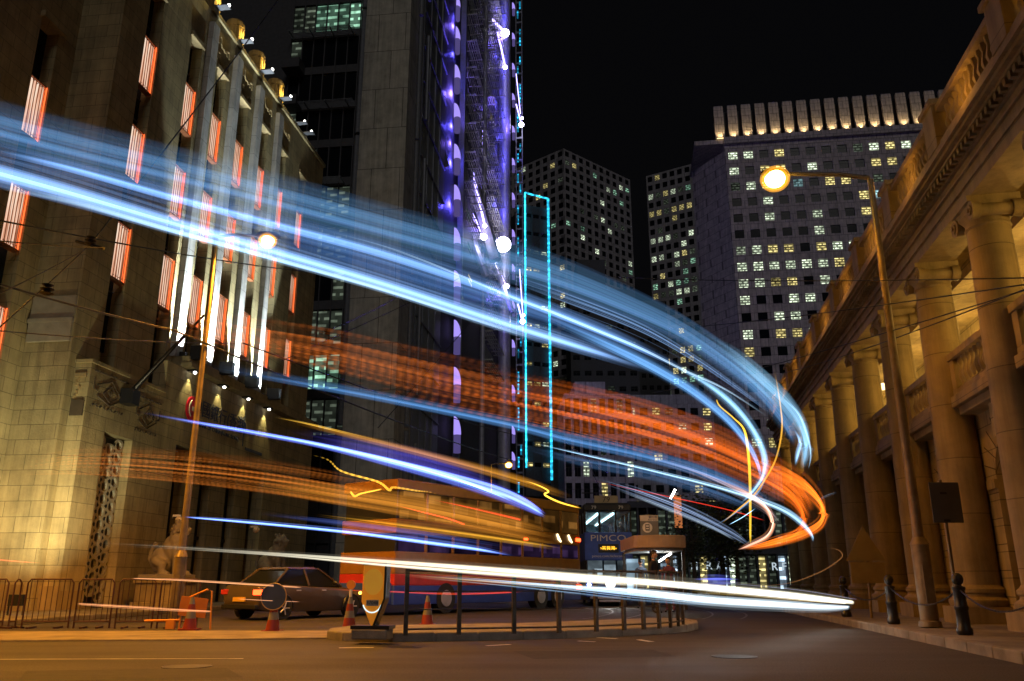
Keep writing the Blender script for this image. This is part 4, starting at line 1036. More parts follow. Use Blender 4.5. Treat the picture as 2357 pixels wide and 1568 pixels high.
# ------------------------------------------------------------------ tram
def tram(cx, Yt):
    root = empty('tram', (cx, Yt, 0)); tag(root, 'narrow blue double-deck tram number 79 waiting at the stop', 'tram')
    W_, L_ = 2.16, 9.4; h = W_ / 2
    b = MB(); b.box(-h, h, .0, L_, .42, 1.3, 0); b.box(-h, h, .0, L_, 2.12, 3.42, 0); b.box(-h, h, 0, L_, 4.45, 4.75, 1)
    b.box(-h + .03, -h + .14, 0.02, L_, 1.3, 2.12, 1); b.box(h - .14, h - .03, .02, L_, 1.3, 2.12, 1)
    for x in (-h + .0, -h + .66, h - .76, h - .10): b.box(x, x + .1, .0, .12, 3.42, 4.45, 1)
    for k in range(7):
        for x in (-h, h - .08): b.box(x, x + .08, .12 + k * 1.5, .24 + k * 1.5, 3.42, 4.45, 1)
    b.box(-h, h, L_ - .1, L_, 1.2, 4.5, 1)
    b.box(-h + .1, h - .1, .1, L_ - .1, 4.75, 4.83, 1)
    b.build('body', [M['tramblue'], M['black']], root, bevel=.03)
    b = MB(); b.box(-h + .06, h - .06, .4, L_ - .15, 3.38, 3.42, 0); b.box(-h + .06, h - .06, .4, L_ - .15, 4.4, 4.44, 0); b.box(-h + .1, -h + .14, .5, L_ - .2, 3.5, 4.35, 0); b.build('saloon', mat('cream interior', (.55, .56, .55), .5), root)
    for x in (-.35, .35): MB().box(x - .05, x + .05, .6, L_ - .4, 4.33, 4.39).build('ceiling_light', emit('tram tube light', (.85, 1, 1), 5), root)
    lamp('AREA', (0, 3, 4.3), 26, (.85, 1, 1), to=(0, 3, 0), parent=root, size=(1.4, 5))
    def gm():
        m = bpy.data.materials.new('tram window glass'); m.use_nodes = True; nt = m.node_tree; nt.nodes.clear()
        o = nt.nodes.new('ShaderNodeOutputMaterial'); t = nt.nodes.new('ShaderNodeBsdfTransparent'); gl_ = nt.nodes.new('ShaderNodeBsdfGlossy'); gl_.inputs['Roughness'].default_value = .08
        mx = nt.nodes.new('ShaderNodeMixShader'); mx.inputs[0].default_value = .12; t.inputs[0].default_value = (.8, .95, 1, 1)
        nt.links.new(t.outputs[0], mx.inputs[1]); nt.links.new(gl_.outputs[0], mx.inputs[2]); nt.links.new(mx.outputs[0], o.inputs[0]); return m
    M['clear'] = gm()
    for (x0_, x1_) in ((-h + .1, -h + .66), (-h + .76, h - .76), (h - .66, h - .1)): MB().box(x0_, x1_, .04, .06, 3.44, 4.43).build('window', M['clear'], root)
    root.scale = (1, 1, .94)
    for (x0_, x1_) in ((-h + .12, -.3), (-.22, .3), (.38, h - .12)):
        MB().prism_x([(.0, 1.32), (.05, 1.32), (.05, 2.1), (.0, 2.1)], x0_, x1_).build('window', M['tramlow'] if 'tramlow' in M else M.setdefault('tramlow', emit('lower tram window', (.5, .65, .75), .35, .7, 1)), root)
    text_mesh('lettering', 'PIMCO', .42, M['sign_w'], root, front(0, 3.13, -.015), .004, sx=1.28)
    text_mesh('lettering', 'pimco.com.hk/income', .17, M['sign_w'], root, front(0, 2.3, -.015), .003, sx=1.0)
    MB().box(-.46, .46, -.04, 0, 2.46, 2.86).build('display', M['black'], root)
    text_mesh('display_text', 'Shau Kei Wan', .13, M['led'], root, front(0, 2.66, -.045), .003); text_mesh('display_text', '筲箕灣', .2, M['led'], root, front(0, 2.66, -.052), .003)
    for x in (-.62, .62): text_mesh('lettering', '79', .24, M['sign_w'], root, front(x, 4.59, -.01), .004)
    bd = MB(); bd.box(-.55, .55, .3, .4, 4.83, 5.2); bo = bd.build('number_board', mat('cream board', (.42, .36, .24), .6), root)
    text_mesh('lettering', '79', .36, M['black'], bo, front(0, 5.01, .29), .004)
    text_mesh('lettering', '79', .2, M['sign_w'], root, front(.98, .62, -.015), .003)
    for (x, z_, r_, m_) in ((0.04, 1.02, .19, 'head'), (-.92, .98, .08, 'head'), (.96, .82, .08, 'amber')):
        MB().cyl((x, -.05, z_), (x, .0, z_), r_, n=20).build('headlight', M[m_], root)
    lamp('SPOT', (0.04, -.3, 1.02), 120, (1, .96, .88), .15, 110, .8, to=(.04, -6, .2), parent=root)
    MB().cyl((.04, -.02, 1.02), (.04, .0, 1.02), .25, n=20).build('headlight_rim', M['steel_l'], root)
    b = MB(); b.box(-.9, .9, -.16, -.04, .34, .44, 0); b.box(-.5, .5, -.32, -.16, .2, .3, 0); b.build('bumper', M['steel_l'], root, bevel=.02)
    for y in (2.4, 6.6):
        for x in (-.6, .6): MB().cyl((x - .05, y, .36), (x + .05, y, .36), .35, n=20).build('wheel', M['rubber'], root)
    b = MB(); b.box(-h + .1, h - .1, .1, L_ - .1, .25, .45); b.build('underframe', M['black'], root)
    b = MB(); b.tube([(0, 4, 4.83), (.1, 5.5, 5.9)], .03, 6); b.tube([(-.7, 5.5, 5.9), (.9, 5.5, 5.9)], .03, 6); b.build('trolley_arm', M['dark'], root)
    return root
M['sign_w'] = mat('pale lettering', (.75, .75, .72), .5)
M['led'] = emit('amber display', (1, .5, .03), 2.2)
tx = at(1405, 1400, 38.5).x
tram(tx, 38.5)

# ------------------------------------------------------------------ tram stop, sign, people
stp = empty('tram_stop_shelter', at(1516, 1400, 29.5) * Vector((1, 1, 0)).xyz if False else Vector((at(1516, 1400, 29.5).x, 29.5, .14)))
tag(stp, 'small tram stop shelter with a rounded beige canopy', 'shelter')
b = MB(); n = 12
poly = [(.9 * math.cos(math.pi * k / n), -.75 + -.55 * math.sin(math.pi * k / n)) for k in range(n + 1)] + [(-.9, 2.6), (.9, 2.6)]
b.prism(poly[::-1], 1.98, 2.4); b.build('canopy', mat('beige canopy', (.42, .3, .2), .5), stp, bevel=.03)
b = MB(); b.prism([(p[0] * .9, p[1] * .9) for p in poly][::-1], 1.9, 1.98); b.build('canopy_soffit', mat('shelter soffit', (.4, .38, .34), .5), stp)
for (x, y) in ((.8, 1.5), (-.8, 2.4), (.85, -.4)): MB().box(x - .05, x + .05, y - .05, y + .05, 0, 1.95).build('post', M['railm'], stp)
MB().box(-.72, -.05, 2.3, 2.36, .5, 1.72).build('advert_panel', emit('lit advert panel', (.55, .8, 1), .7, .3, .7), stp)
MB().tube([(.25, .9, 1.6), (.55, .2, 1.84)], .035, 6).build('tube_light', M['white_e'], stp)
lamp('POINT', (.0, .6, 1.7), 26, (.85, .95, 1), .1, parent=stp)
ss = empty('tram_stop_sign', Vector((at(1503, 1400, 29).x, 29, .14))); tag(ss, 'grey tram stop sign board with a round tram symbol above the canopy', 'sign')
b = MB(); b.box(-.03, .03, 0, .04, 0, 2.5); b.build('pole', M['dark'], ss); MB().box(-.31, .31, -.03, 0, 2.42, 3.0).build('sign_board', mat('sign grey', (.16, .17, .18), .5), ss)
MB().box(-.31, .31, -.035, 0, 2.9, 3.1).build('name_strip', mat('sign pale', (.65, .63, .58), .5), ss)
text_mesh('lettering', '銀行街', .1, M['ink'], ss, front(.14, 3.03, -.04), .002); text_mesh('lettering', 'Bank Street', .065, M['ink'], ss, front(.12, 2.94, -.04), .002)
b = MB(); b.lathe([(.17, 0), (.17, .01)], n=24); mm = Matrix.Translation((-.07, -.03, 2.68)) @ Matrix.Rotation(math.pi / 2, 4, 'X'); b.v = [mm @ Vector(p) for p in b.v]; b.build('tram_symbol', mat('sign white', (.7, .7, .68), .5), ss)
b = MB(); b.box(-.14, 0, -.05, -.042, 2.58, 2.79); b.box(-.12, -.02, -.055, -.05, 2.7, 2.76, 1); b.box(-.12, -.02, -.055, -.05, 2.62, 2.67, 1); b.build('tram_symbol_mark', [M['black'], M['white']], ss)

def person(loc, rz, label, mtop, mbot, h=1.72, pose='stand', hair=True):
    k = h / 1.75
    J = {'pelvis': (0, 0, .95), 'waist': (0, .0, 1.1), 'chest': (0, .01, 1.32), 'neck': (0, -.01, 1.48), 'skull0': (0, -.03, 1.56), 'skull': (0, -.03, 1.66)}
    V_ = [Vector(p) * k for p in [J['pelvis'], J['waist'], J['chest'], (0, 0, 1.45)]]; rads = [(.15, .11), (.14, .10), (.17, .11), (.08, .07)]
    E_ = [(0, 1), (1, 2), (2, 3)]
    def chainv(start, pts, rs):
        p = start
        for q, r_ in zip(pts, rs): V_.append(Vector(q) * k); rads.append(r_ if isinstance(r_, tuple) else (r_, r_)); E_.append((p, len(V_) - 1)); p = len(V_) - 1
    chainv(3, [(0, -.015, 1.53)], [.055])
    for sg in (-1, 1):
        chainv(0, [(sg * .10, 0, .86), (sg * .11, -.01, .5), (sg * .12, .02, .1), (sg * .125, -.05, .045), (sg * .13, -.16, .035)], [.095, .065, .045, .045, .035])
        if pose == 'phone': arm_ = [(sg * .19, 0, 1.4), (sg * .23, .02, 1.12), (sg * .12, -.22, 1.16), (sg * .06, -.28, 1.2)]
        else: arm_ = [(sg * .19, 0, 1.4), (sg * .23, .02, 1.12), (sg * .24, -.04, .88), (sg * .24, -.06, .8)]
        chainv(2, arm_, [.06, .045, .034, .025])
        hb = len(V_) - 1
        hd_ = Vector(arm_[-1]); dr = (hd_ - Vector(arm_[-2])).normalized()
        side = Vector((1, 0, 0)) if abs(dr.x) < .8 else Vector((0, 1, 0))
        for f_ in range(4):
            o_ = side * ((f_ - 1.5) * .018); L_ = (.065, .075, .07, .055)[f_]
            chainv(hb, [tuple(hd_ + o_ + dr * .03), tuple(hd_ + o_ + dr * (.03 + L_) + Vector((0, -.012, 0)))], [.009, .008])
        chainv(hb, [tuple(hd_ + Vector((-sg * .03, -.02, 0)) + dr * .02), tuple(hd_ + Vector((-sg * .035, -.03, 0)) + dr * .05)], [.010, .009])
    me = bpy.data.meshes.new('person'); me.from_pydata([tuple(v) for v in V_], E_, [])
    t = bpy.data.objects.new('person', me); link(t)
    t.modifiers.new('skin', 'SKIN'); sv = me.skin_vertices[0].data
    for i, r_ in enumerate(rads): sv[i].radius = (r_[0] * k, r_[1] * k)
    sv[0].use_root = True
    t.modifiers.new('sub', 'SUBSURF').levels = 1; t.modifiers['sub'].render_levels = 1
    bpy.context.view_layer.update()
    m2 = bpy.data.meshes.new_from_object(t.evaluated_get(bpy.context.evaluated_depsgraph_get())); bpy.data.objects.remove(t)
    # head and face merged into the same mesh
    hb_ = MB(); hc = Vector((0, -.03, 1.645)) * k
    hb_.ball(hc, .078 * k, .095 * k, .115 * k, 20); hb_.ball(hc + Vector((0, -.02, -.06)) * k, .055 * k, .065 * k, .06 * k, 14)
    hb_.tube([hc + Vector((0, -.088, .01)) * k, hc + Vector((0, -.108, -.03)) * k], [.008 * k, .014 * k], 8)
    for sg in (-1, 1):
        hb_.ball(hc + Vector((sg * .08, .0, -.01)) * k, .012, .02, .03, 8); hb_.ball(hc + Vector((sg * .03, -.085, .015)) * k, .011, .008, .008, 8, 1)
    hb_.ball(hc + Vector((0, -.085, -.062)) * k, .022, .008, .006, 8, 2)
    ho = hb_.build('head_tmp', [M['skin'], M['white'], M['lips']], None, True)
    import bmesh
    bm = bmesh.new(); bm.from_mesh(m2); nb = len(bm.faces); bm.from_mesh(ho.data)
    out = bpy.data.meshes.new('person'); bm.faces.ensure_lookup_table()
    for i, f_ in enumerate(bm.faces):
        f_.smooth = True; c = f_.calc_center_median() / k
        if i < nb:
            hand = (abs(c.x) > .2 and c.z < .86) or (pose == 'phone' and c.y < -.2 and .9 < c.z < 1.4)
            f_.material_index = 3 if c.z > 1.47 or hand else (4 if c.z > .96 else (5 if c.z > .09 else 6))
            if f_.material_index == 3: f_.material_index = 0
    bm.to_mesh(out); bm.free(); bpy.data.objects.remove(ho)
    for q in (M['skin'], M['white'], M['lips'], M['skin'], mtop, mbot, M['black']): out.materials.append(q)
    o = link(bpy.data.objects.new('person', out)); o.location = loc; o.rotation_euler = (0, 0, rz); tag(o, label, 'person', 'people waiting at the tram stop')
    if hair:
        hm = MB(); hm.ball(hc + Vector((0, .018, .03)) * k, .086 * k, .096 * k, .10 * k, 18); hm.ball(hc + Vector((0, -.04, .082)) * k, .07 * k, .05 * k, .035 * k, 14)
        hm.build('hair', M['hair'], o, True)
    return o
M['lips'] = mat('lips', (.3, .1, .08), .5)
gp_ = lambda u, v, Y: Vector((at(u, v, Y).x, Y, .14))
person(gp_(1510, 1430, 25.6), R(55), 'dark haired person in a dark suit and white collar looking down beside the railing', M['suit'], M['suit'], 1.78, 'phone')
person(gp_(1545, 1430, 26.4), R(-30), 'person in plum coloured clothes under the right part of the canopy', M['purple'], M['purple'], 1.62)
person(gp_(1480, 1420, 30.5), R(200), 'figure in blue grey clothes standing left of the shelter near the tram', mat('slate cloth', (.05, .06, .09), .8), M['suit'], 1.68)
for (dx, dy, lb) in ((-.25, 1.2, 'passenger behind the middle front window of the tram upper deck'), (.7, 1.0, 'passenger behind the right front window of the tram upper deck')):
    o = person(Vector((tx + dx, 38.5 + dy, 2.28)), R(10), lb, M['suit'], M['suit'], 1.5); o['group'] = 'passengers on the upper deck of the tram'

# ------------------------------------------------------------------ sedan
def sedan(loc, rz):
    root = empty('sedan', loc, rz); tag(root, 'dull brown saloon car with glowing tail light seen from behind by the bank', 'car')
    Lc, Wc = 4.5, 1.7
    # stations along x (rear 0 -> front L): (x, z_low, z_mid, z_deck, half width)
    st = [(0, .42, .6, .72, .66), (.06, .3, .62, .93, .78), (.35, .24, .62, .99, .83), (1.0, .22, .62, .98, .85), (2.0, .2, .6, .93, .86), (3.0, .2, .58, .9, .85), (3.7, .2, .56, .84, .83), (4.2, .24, .54, .74, .78), (4.45, .3, .5, .62, .68), (4.5, .38, .48, .54, .6)]
    b = MB(); vs = []
    for (x, zl, zm, zd, hw2) in st:
        vs += [(x, -hw2 * .9, zl), (x, -hw2, zm), (x, -hw2 * .93, zd - .05), (x, -hw2 * .8, zd), (x, hw2 * .8, zd), (x, hw2 * .93, zd - .05), (x, hw2, zm), (x, hw2 * .9, zl)]
    fs = [tuple(range(8)), tuple(range(len(vs) - 8, len(vs)))[::-1]]
    for i in range(len(st) - 1):
        for k in range(8): fs.append((i * 8 + k, i * 8 + (k + 1) % 8, (i + 1) * 8 + (k + 1) % 8, (i + 1) * 8 + k)[::-1])
    b.add(vs, fs)
    body = b.build('body', M['carpaint'], root, True, bevel=.02)
    g_ = MB(); gs = [(.55, .97, .72), (1.15, 1.40, .60), (2.3, 1.42, .60), (3.1, .92, .72)]
    vs = []
    for (x, z_, hw2) in gs: pass
    base = [(.5, -.76, .93), (3.2, -.76, .88), (3.2, .76, .88), (.5, .76, .93)]; topp = [(1.15, -.6, 1.38), (2.3, -.6, 1.40), (2.3, .6, 1.40), (1.15, .6, 1.38)]
    g_.add(base + topp, [(0, 3, 2, 1), (4, 5, 6, 7), (0, 1, 5, 4), (1, 2, 6, 5), (2, 3, 7, 6), (3, 0, 4, 7)]); g_.build('window_glass', M['glass'], root, bevel=.02)
    r_ = MB(); r_.add([(1.1, -.62, 1.385), (2.35, -.62, 1.40), (2.35, .62, 1.40), (1.1, .62, 1.385), (1.2, -.52, 1.45), (2.2, -.52, 1.46), (2.2, .52, 1.46), (1.2, .52, 1.45)], [(0, 3, 2, 1), (4, 5, 6, 7), (0, 1, 5, 4), (1, 2, 6, 5), (2, 3, 7, 6), (3, 0, 4, 7)])
    for sg in (-1, 1):
        for (a, c) in (((.5, .77 * sg, .93), (1.15, .61 * sg, 1.4)), ((3.2, .77 * sg, .89), (2.3, .61 * sg, 1.41)), ((1.85, .775 * sg, .92), (1.75, .61 * sg, 1.4))): r_.tube([a, c], .035, 6)
    r_.build('roof', M['carpaint'], root)
    for x in (.85, 3.6):
        for sg in (-1, 1):
            w_ = MB(); w_.cyl((x, sg * .68, .31), (x, sg * .87, .31), .31, n=24); wo = w_.build('wheel', M['rubber'], root, True)
            rm = MB(); rm.cyl((x, sg * .86, .31), (x, sg * .885, .31), .2, .2, 20)
            for q in range(5):
                a = 2 * math.pi * q / 5; rm.tube([(x, sg * .89, .31), (x + .18 * math.cos(a), sg * .89, .31 + .18 * math.sin(a))], .022, 5, 1)
            rm.build('rim', [M['dark'], M['steel_l']], wo)
            arc = MB(); arc.tube([(x + .36 * math.cos(a), sg * .852, .31 + .36 * math.sin(a)) for a in [R(q) for q in range(0, 181, 15)]], .03, 6); arc.build('wheel_arch', M['black'], root)
    for sg in (-1, 1):
        MB().box(-.02, .1, sg * .68 - .14, sg * .68 + .14, .68, .82).build('tail_light', M['tail'] if sg < 0 else M['red'], root, bevel=.02)
        MB().ball((3.9, sg * .9, .7), .05).build('indicator', M['amber'], root) if sg < 0 else None
        m_ = MB(); m_.ball((2.75, sg * .92, 1.0), .06, .1, .07, 10); m_.build('mirror', M['black'], root, True)
        MB().ball((4.25, sg * .68, .62), .1, .14, .07, 12).build('headlight', M['glass'], root, True)
        for x in (1.3, 2.3): MB().box(x, x + .16, sg * .862 - .01, sg * .862 + .01, .78, .81).build('door_handle', M['steel_l'], root)
    MB().box(-.04, .02, -.25, .25, .5, .62).build('number_plate', M['yellow'], root)
    b = MB(); b.box(-.05, .1, -.72, .72, .3, .42); b.build('bumper', M['dark'], root, bevel=.02)
    return root
M['carpaint'] = mat('brown car paint', (.10, .075, .05), .25, .3, var=.05)
pr_, pf_ = gnd(580, 1452), gnd(697, 1436)
dcar = (pf_ - pr_).normalized()
dcar = Vector((math.sin(R(33)), math.cos(R(33)), 0)); ca = math.atan2(dcar.y, dcar.x)
sedan(Vector((at(552, 1440, 24.2).x, 24.2, 0)) + Vector((-dcar.y, dcar.x, 0)) * .1, ca)

# ------------------------------------------------------------------ crowd barriers, signs, cones, cameras
def barrier(a, c, label):
    L_ = (c - a).length; root = empty('crowd_barrier', a, math.atan2((c - a).y, (c - a).x)); tag(root, label, 'barrier', 'crowd barriers along the bank pavement')
    b = MB(); r_ = .02
    b.tube([(.04, 0, .0), (.04, 0, 1.0), (.1, 0, 1.08), (L_ - .1, 0, 1.08), (L_ - .04, 0, 1.0), (L_ - .04, 0, 0)], r_, 8); b.tube([(.05, 0, .15), (L_ - .05, 0, .15)], r_, 8)
    b.build('frame', M['barr'], root, True)
    b = MB(); n = int(L_ / .115)
    for k in range(1, n): b.tube([(k * L_ / n, 0, .15), (k * L_ / n, 0, 1.07)], .009, 5)
    b.build('picket_infill', M['barr'], root)
    for x in (.25, L_ - .25): MB().box(x - .03, x + .03, -.25, .25, .0, .04).build('foot', M['barr'], root)
M['barr'] = mat('dark painted barrier', (.07, .03, .025), .5, .3)
xs_ = [(-150, 8), (14, 38), (44, 160), (164, 255), (259, 352), (356, 455)]
labs = ['crowd barrier mostly beyond the left edge', 'narrow seen crowd barrier turned at the far left edge', 'crowd barrier left of centre of the bank corner', 'crowd barrier before the lattice screen', 'crowd barrier right before the first lion', 'crowd barrier next to the orange work board']
for (u0, u1), lb in zip(xs_, labs): barrier(gnd(u0, 1447), gnd(u1, 1446), lb)
wb_ = empty('work_board', gnd(412, 1449)); tag(wb_, 'orange roadwork board hanging in a tubular frame beside the car', 'sign')
b = MB(); b.tube([(.0, 0, 0), (.0, 0, .62), (.55, 0, .86), (.66, 0, .82), (.7, 0, 0)], .022, 8); b.build('frame', M['orange'], wb_, True)
b = MB(); b.obox((.28, -.03, .48), .62, .02, .42, Matrix.Rotation(R(6), 3, 'Y')); b.build('board', mat('dull orange board', (.4, .13, .02), .6), wb_)
b = MB(); b.box(-.3, -.1, -.05, .05, .0, .22); b.tube([(-.8, 0, .18), (.0, 0, .2)], .03, 6); b.build('counterweight', M['orange'], wb_, bevel=.02)
def cone(p, label, lampt=None, disc=False):
    root = empty('traffic_cone', p); tag(root, label, 'cone', 'traffic cones by the bank kerb')
    b = MB(); b.box(-.19, .19, -.19, .19, 0, .04, 0); b.lathe([(.15, .04), (.115, .25)], n=16, m=0); b.lathe([(.115, .25), (.09, .4)], n=16, m=1); b.lathe([(.09, .4), (.065, .55)], n=16, m=0); b.lathe([(.065, .55), (.035, .7)], n=16, m=1)
    b.build('cone', [mat('cone red', (.22, .018, .008), .5), mat('cone band', (.17, .16, .14), .5)] if 'coner' not in M else M['coner'], root, True)
    if lampt:
        b = MB(); b.cyl((0, 0, .7), (0, 0, .86), .035); b.build('lamp_base', M['white'], root)
        o = MB(); o.lathe([(.1, -.03), (.1, .03)], n=18); mm = Matrix.Translation((0, 0, .96)) @ Matrix.Rotation(math.pi / 2, 4, 'X'); o.v = [mm @ Vector(q) for q in o.v]; o.build('warning_lamp', M['orange'], root)
    if disc:
        o = MB(); o.lathe([(.27, -.01), (.27, .01)], n=28); mm = Matrix.Translation((0, -.1, .72)) @ Matrix.Rotation(math.pi / 2, 4, 'X'); o.v = [mm @ Vector(q) for q in o.v]; o.build('blue_disc', mat('sign blue', (.02, .04, .12), .5), root)
        o = MB(); o.tube([(.27 * math.cos(a), -.11, .72 + .27 * math.sin(a)) for a in [2 * math.pi * q / 28 for q in range(29)]], .012, 5); o.build('disc_rim', mat('disc rim', (.3, .2, .1), .5), root)
cone(gnd(627, 1455), 'traffic cone carrying a round dark blue sign in front of the car', disc=True)
cone(gnd(803, 1449), 'traffic cone with an amber warning lamp left of the orange beacon', lampt=True)
cone(gnd(436, 1451), 'traffic cone at the foot of the orange roadwork board')
cone(gnd(983, 1440), 'traffic cone seen behind the railing right of the beacon')
def cctv(p, label):
    root = empty('security_camera', p); tag(root, label, 'camera')
    b = MB(); b.box(-.25, .03, -.04, .04, .1, .18); b.cyl((0, 0, .0), (0, 0, .14), .05); b.build('bracket', M['white'], root)
    b = MB(); b.ball((0, 0, 0), .15, .15, .13, 16); b.build('dome', mat('dome cover', (.6, .5, .35), .3), root, True)
cctv(at(413, 1196, 31.5), 'cream dome camera on the wall beside the bank entrance')
cctv(at(590, 1220, 37), 'small dome camera right of the bank entrance')

# ------------------------------------------------------------------ stone lions
def lion(p, rz, label):
    b = MB()
    # seated lion, front towards +x
    b.ball((-.35, 0, .55), .48, .42, .52, 16); b.ball((.05, 0, .95), .38, .36, .52, 16, rot=Matrix.Rotation(R(-18), 3, 'Y')); b.ball((.22, 0, 1.25), .34, .36, .36, 16)
    for sg in (-1, 1):
        b.tube([(.28, sg * .2, 1.1), (.36, sg * .22, .6), (.4, sg * .22, .1)], [.16, .13, .12], 10); b.ball((.5, sg * .22, .08), .2, .13, .1, 10)
        b.tube([(-.4, sg * .34, .55), (-.05, sg * .38, .35), (-.1, sg * .38, .1)], [.22, .18, .12], 10); b.ball((.05, sg * .38, .08), .2, .12, .1, 10)
        b.ball((.3, sg * .2, 1.92), .07, .06, .1, 8)
    b.ball((.34, 0, 1.68), .27, .25, .27, 16); b.ball((.56, 0, 1.6), .16, .17, .13, 12); b.ball((.56, 0, 1.46), .13, .14, .05, 10); b.tube([(.64, 0, 1.66), (.72, 0, 1.63)], [.06, .07], 8)
    for i in range(34):
        a = rnd.uniform(R(60), R(300)); zz = rnd.uniform(1.15, 1.95); rr = .27 * (1 if zz < 1.7 else .8); b.ball((.25 + rr * math.cos(a), rr * 1.1 * math.sin(a), zz), .08, .08, .08, 8)
    b.tube([(-.75, 0, .3), (-.95, 0, .6), (-.85, 0, 1.0), (-.7, 0, 1.15)], [.07, .07, .08, .12], 8)
    b.box(-.95, .75, -.5, .5, -.12, .04)
    o = b.build('stone_lion', M['lionst']); r_ = o.modifiers.new('fuse', 'REMESH'); r_.mode = 'VOXEL'; r_.voxel_size = .035; r_.use_smooth_shade = True
    root = empty('lion_statue', p, rz); tag(root, label, 'statue', 'stone lions guarding the bank entrance'); o.parent = root; o.location = (0, 0, 1.12); o.name = 'lion'
    q = MB(); q.box(-1.1, .9, -.6, .6, 0, .2); q.box(-1.0, .8, -.52, .52, .2, .85); q.box(-1.08, .88, -.6, .6, .85, 1.0); q.build('plinth', M['lime'], root, bevel=.02)
M['lionst'] = mat('pale carved stone', (.24, .2, .14), .7, bump=.4, bscale=20)
p = at(393, 1300, 31.5); p.z = .14; lion(p, R(-15), 'stone lion nearest the lattice screen, left of the bank entrance')
p = at(630, 1300, 40.5); p.z = .14; lion(p, R(-15), 'stone lion right of the bank entrance, above the car roof')

# ------------------------------------------------------------------ street tree, shopfronts beyond the stop
def tree(p, h, cr, label, seed):
    r_ = random.Random(seed); root = empty('street_tree', p); tag(root, label, 'tree', 'street trees beyond the tram stop')
    b = MB(); b.tube([(0, 0, 0), (.1, 0, h * .25), (0, .1, h * .5), (.1, 0, h * .8)], [.22, .17, .12, .04], 8); tips = []
    for k in range(9):
        a = r_.uniform(0, 6.28); z_ = h * r_.uniform(.35, .65); q = Vector((math.cos(a) * cr * .8, math.sin(a) * cr * .8, z_ + h * r_.uniform(.1, .3)))
        b.tube([(0, 0, z_), (q.x * .5, q.y * .5, (z_ + q.z) / 2 + .2), q], [.08, .05, .02], 6); tips.append(q)
    b.build('trunk', mat('bark', (.08, .06, .04), .9), root, True)
    c = MB()
    for _ in range(2600):
        t_ = r_.choice(tips); q = t_ * r_.uniform(.5, 1.1) + Vector((r_.gauss(0, .5), r_.gauss(0, .5), r_.gauss(0, .45)))
        s_ = r_.uniform(.07, .15); m3 = Matrix.Rotation(r_.uniform(0, 6.28), 3, 'Z') @ Matrix.Rotation(r_.uniform(0, 3), 3, 'X')
        c.add([q + m3 @ Vector(e) * s_ for e in ((-1, 0, 0), (0, -.5, 0), (1.2, 0, 0), (0, .5, .1))], [(0, 1, 2, 3)])
    c.build('crown', M['leaf'], root)
M['leaf'] = mat('dark leaves', (.05, .07, .03), .6, var=.5, scale=2)
for (u, Y, h, cr, lb, sd) in ((1665, 52, 7.2, 2.2, 'dark street tree in front of the lit letters at the end of the street', 1), (1700, 70, 10, 2.6, 'taller street tree left of the last column', 2), (1600, 66, 6.5, 1.8, 'small street tree right of the shelter canopy', 3)):
    p = at(u, 1380, Y); tree(Vector((p.x, Y, 0)), h, cr, lb, sd)
sh = empty('shopfront_block', (at(1450, 1300, 92).x, 92, .0)); tag(sh, 'low glazed shop block with lit windows and bright letters at the end of the street', 'building')
Wd = at(1880, 1300, 92).x - at(1450, 1300, 92).x
b = MB(); b.box(0, Wd, .5, 12, 0, 9.5); b.box(0, Wd, -.4, .5, 4.0, 4.6); b.box(0, Wd, -.2, .5, 8.9, 9.6)
for k in range(20): b.box(k * Wd / 19 - .1, k * Wd / 19 + .1, -.1, .5, 0, 8.9)
b.build('wall', M['dull'], sh)
for k in range(19):
    x = k * Wd / 19 + .15; w2 = Wd / 19 - .3
    key = ['win_dim', 'win_y', 'win_dim', 'shop', 'win_w', 'win_dim'][k % 6] if k != 4 else 'shop'
    M.setdefault('shop', emit('shop window light', (.6, .8, 1), .4, .7, .8))
    MB().box(x, x + w2, .3, .42, .4, 3.8).build('shop_window', M[key], sh)
    MB().box(x, x + w2, .3, .42, 5.0, 8.6).build('window', M[['win_dim', 'glass', 'glass', 'win_dim'][k % 4]], sh)
M['letter_e'] = emit('backlit letters', (.75, .9, 1), .7)
for (u, v, t_) in ((1598, 1304, 'H'), (1632, 1303, 'R'), (1657, 1303, 'A'), (1683, 1305, 'L'), (1783, 1305, 'R'), (1805, 1305, 'F')):
    p = at(u, v, 91.5); text_mesh('sign_letter', t_, 1.15, M['letter_e'], sh, Matrix.Translation(p - Vector((at(1450, 1300, 92).x, 92, 0))) @ Matrix.Rotation(math.pi / 2, 4, 'X'), .05)
lamp('AREA', (Wd * .45, -2, 3.5), 250, (.6, .8, 1), to=(Wd * .45, -6, 0), parent=sh, size=(10, 1))
# lit banner on the side street wall
bn = empty('lit_banner', Vector((at(1556, 1100, 75).x, 75, 0))); tag(bn, 'narrow orange lit banner with a white strip lamp on a pale pier', 'banner')
p0_, p1_ = at(1556, 1140, 75), at(1556, 1215, 75)
MB().box(-.3, .35, 0, .2, p1_.z, p0_.z).build('banner_panel', emit('orange banner light', (1, .32, .1), .45), bn)
MB().tube([(-.6, -.1, p0_.z - .3), (-.15, -.1, p0_.z + .5)], .09, 6).build('strip_lamp', M['white_e'], bn)
MB().box(-.2, .2, .2, .6, 0, p0_.z + .3).build('pier', M['dull'], bn)

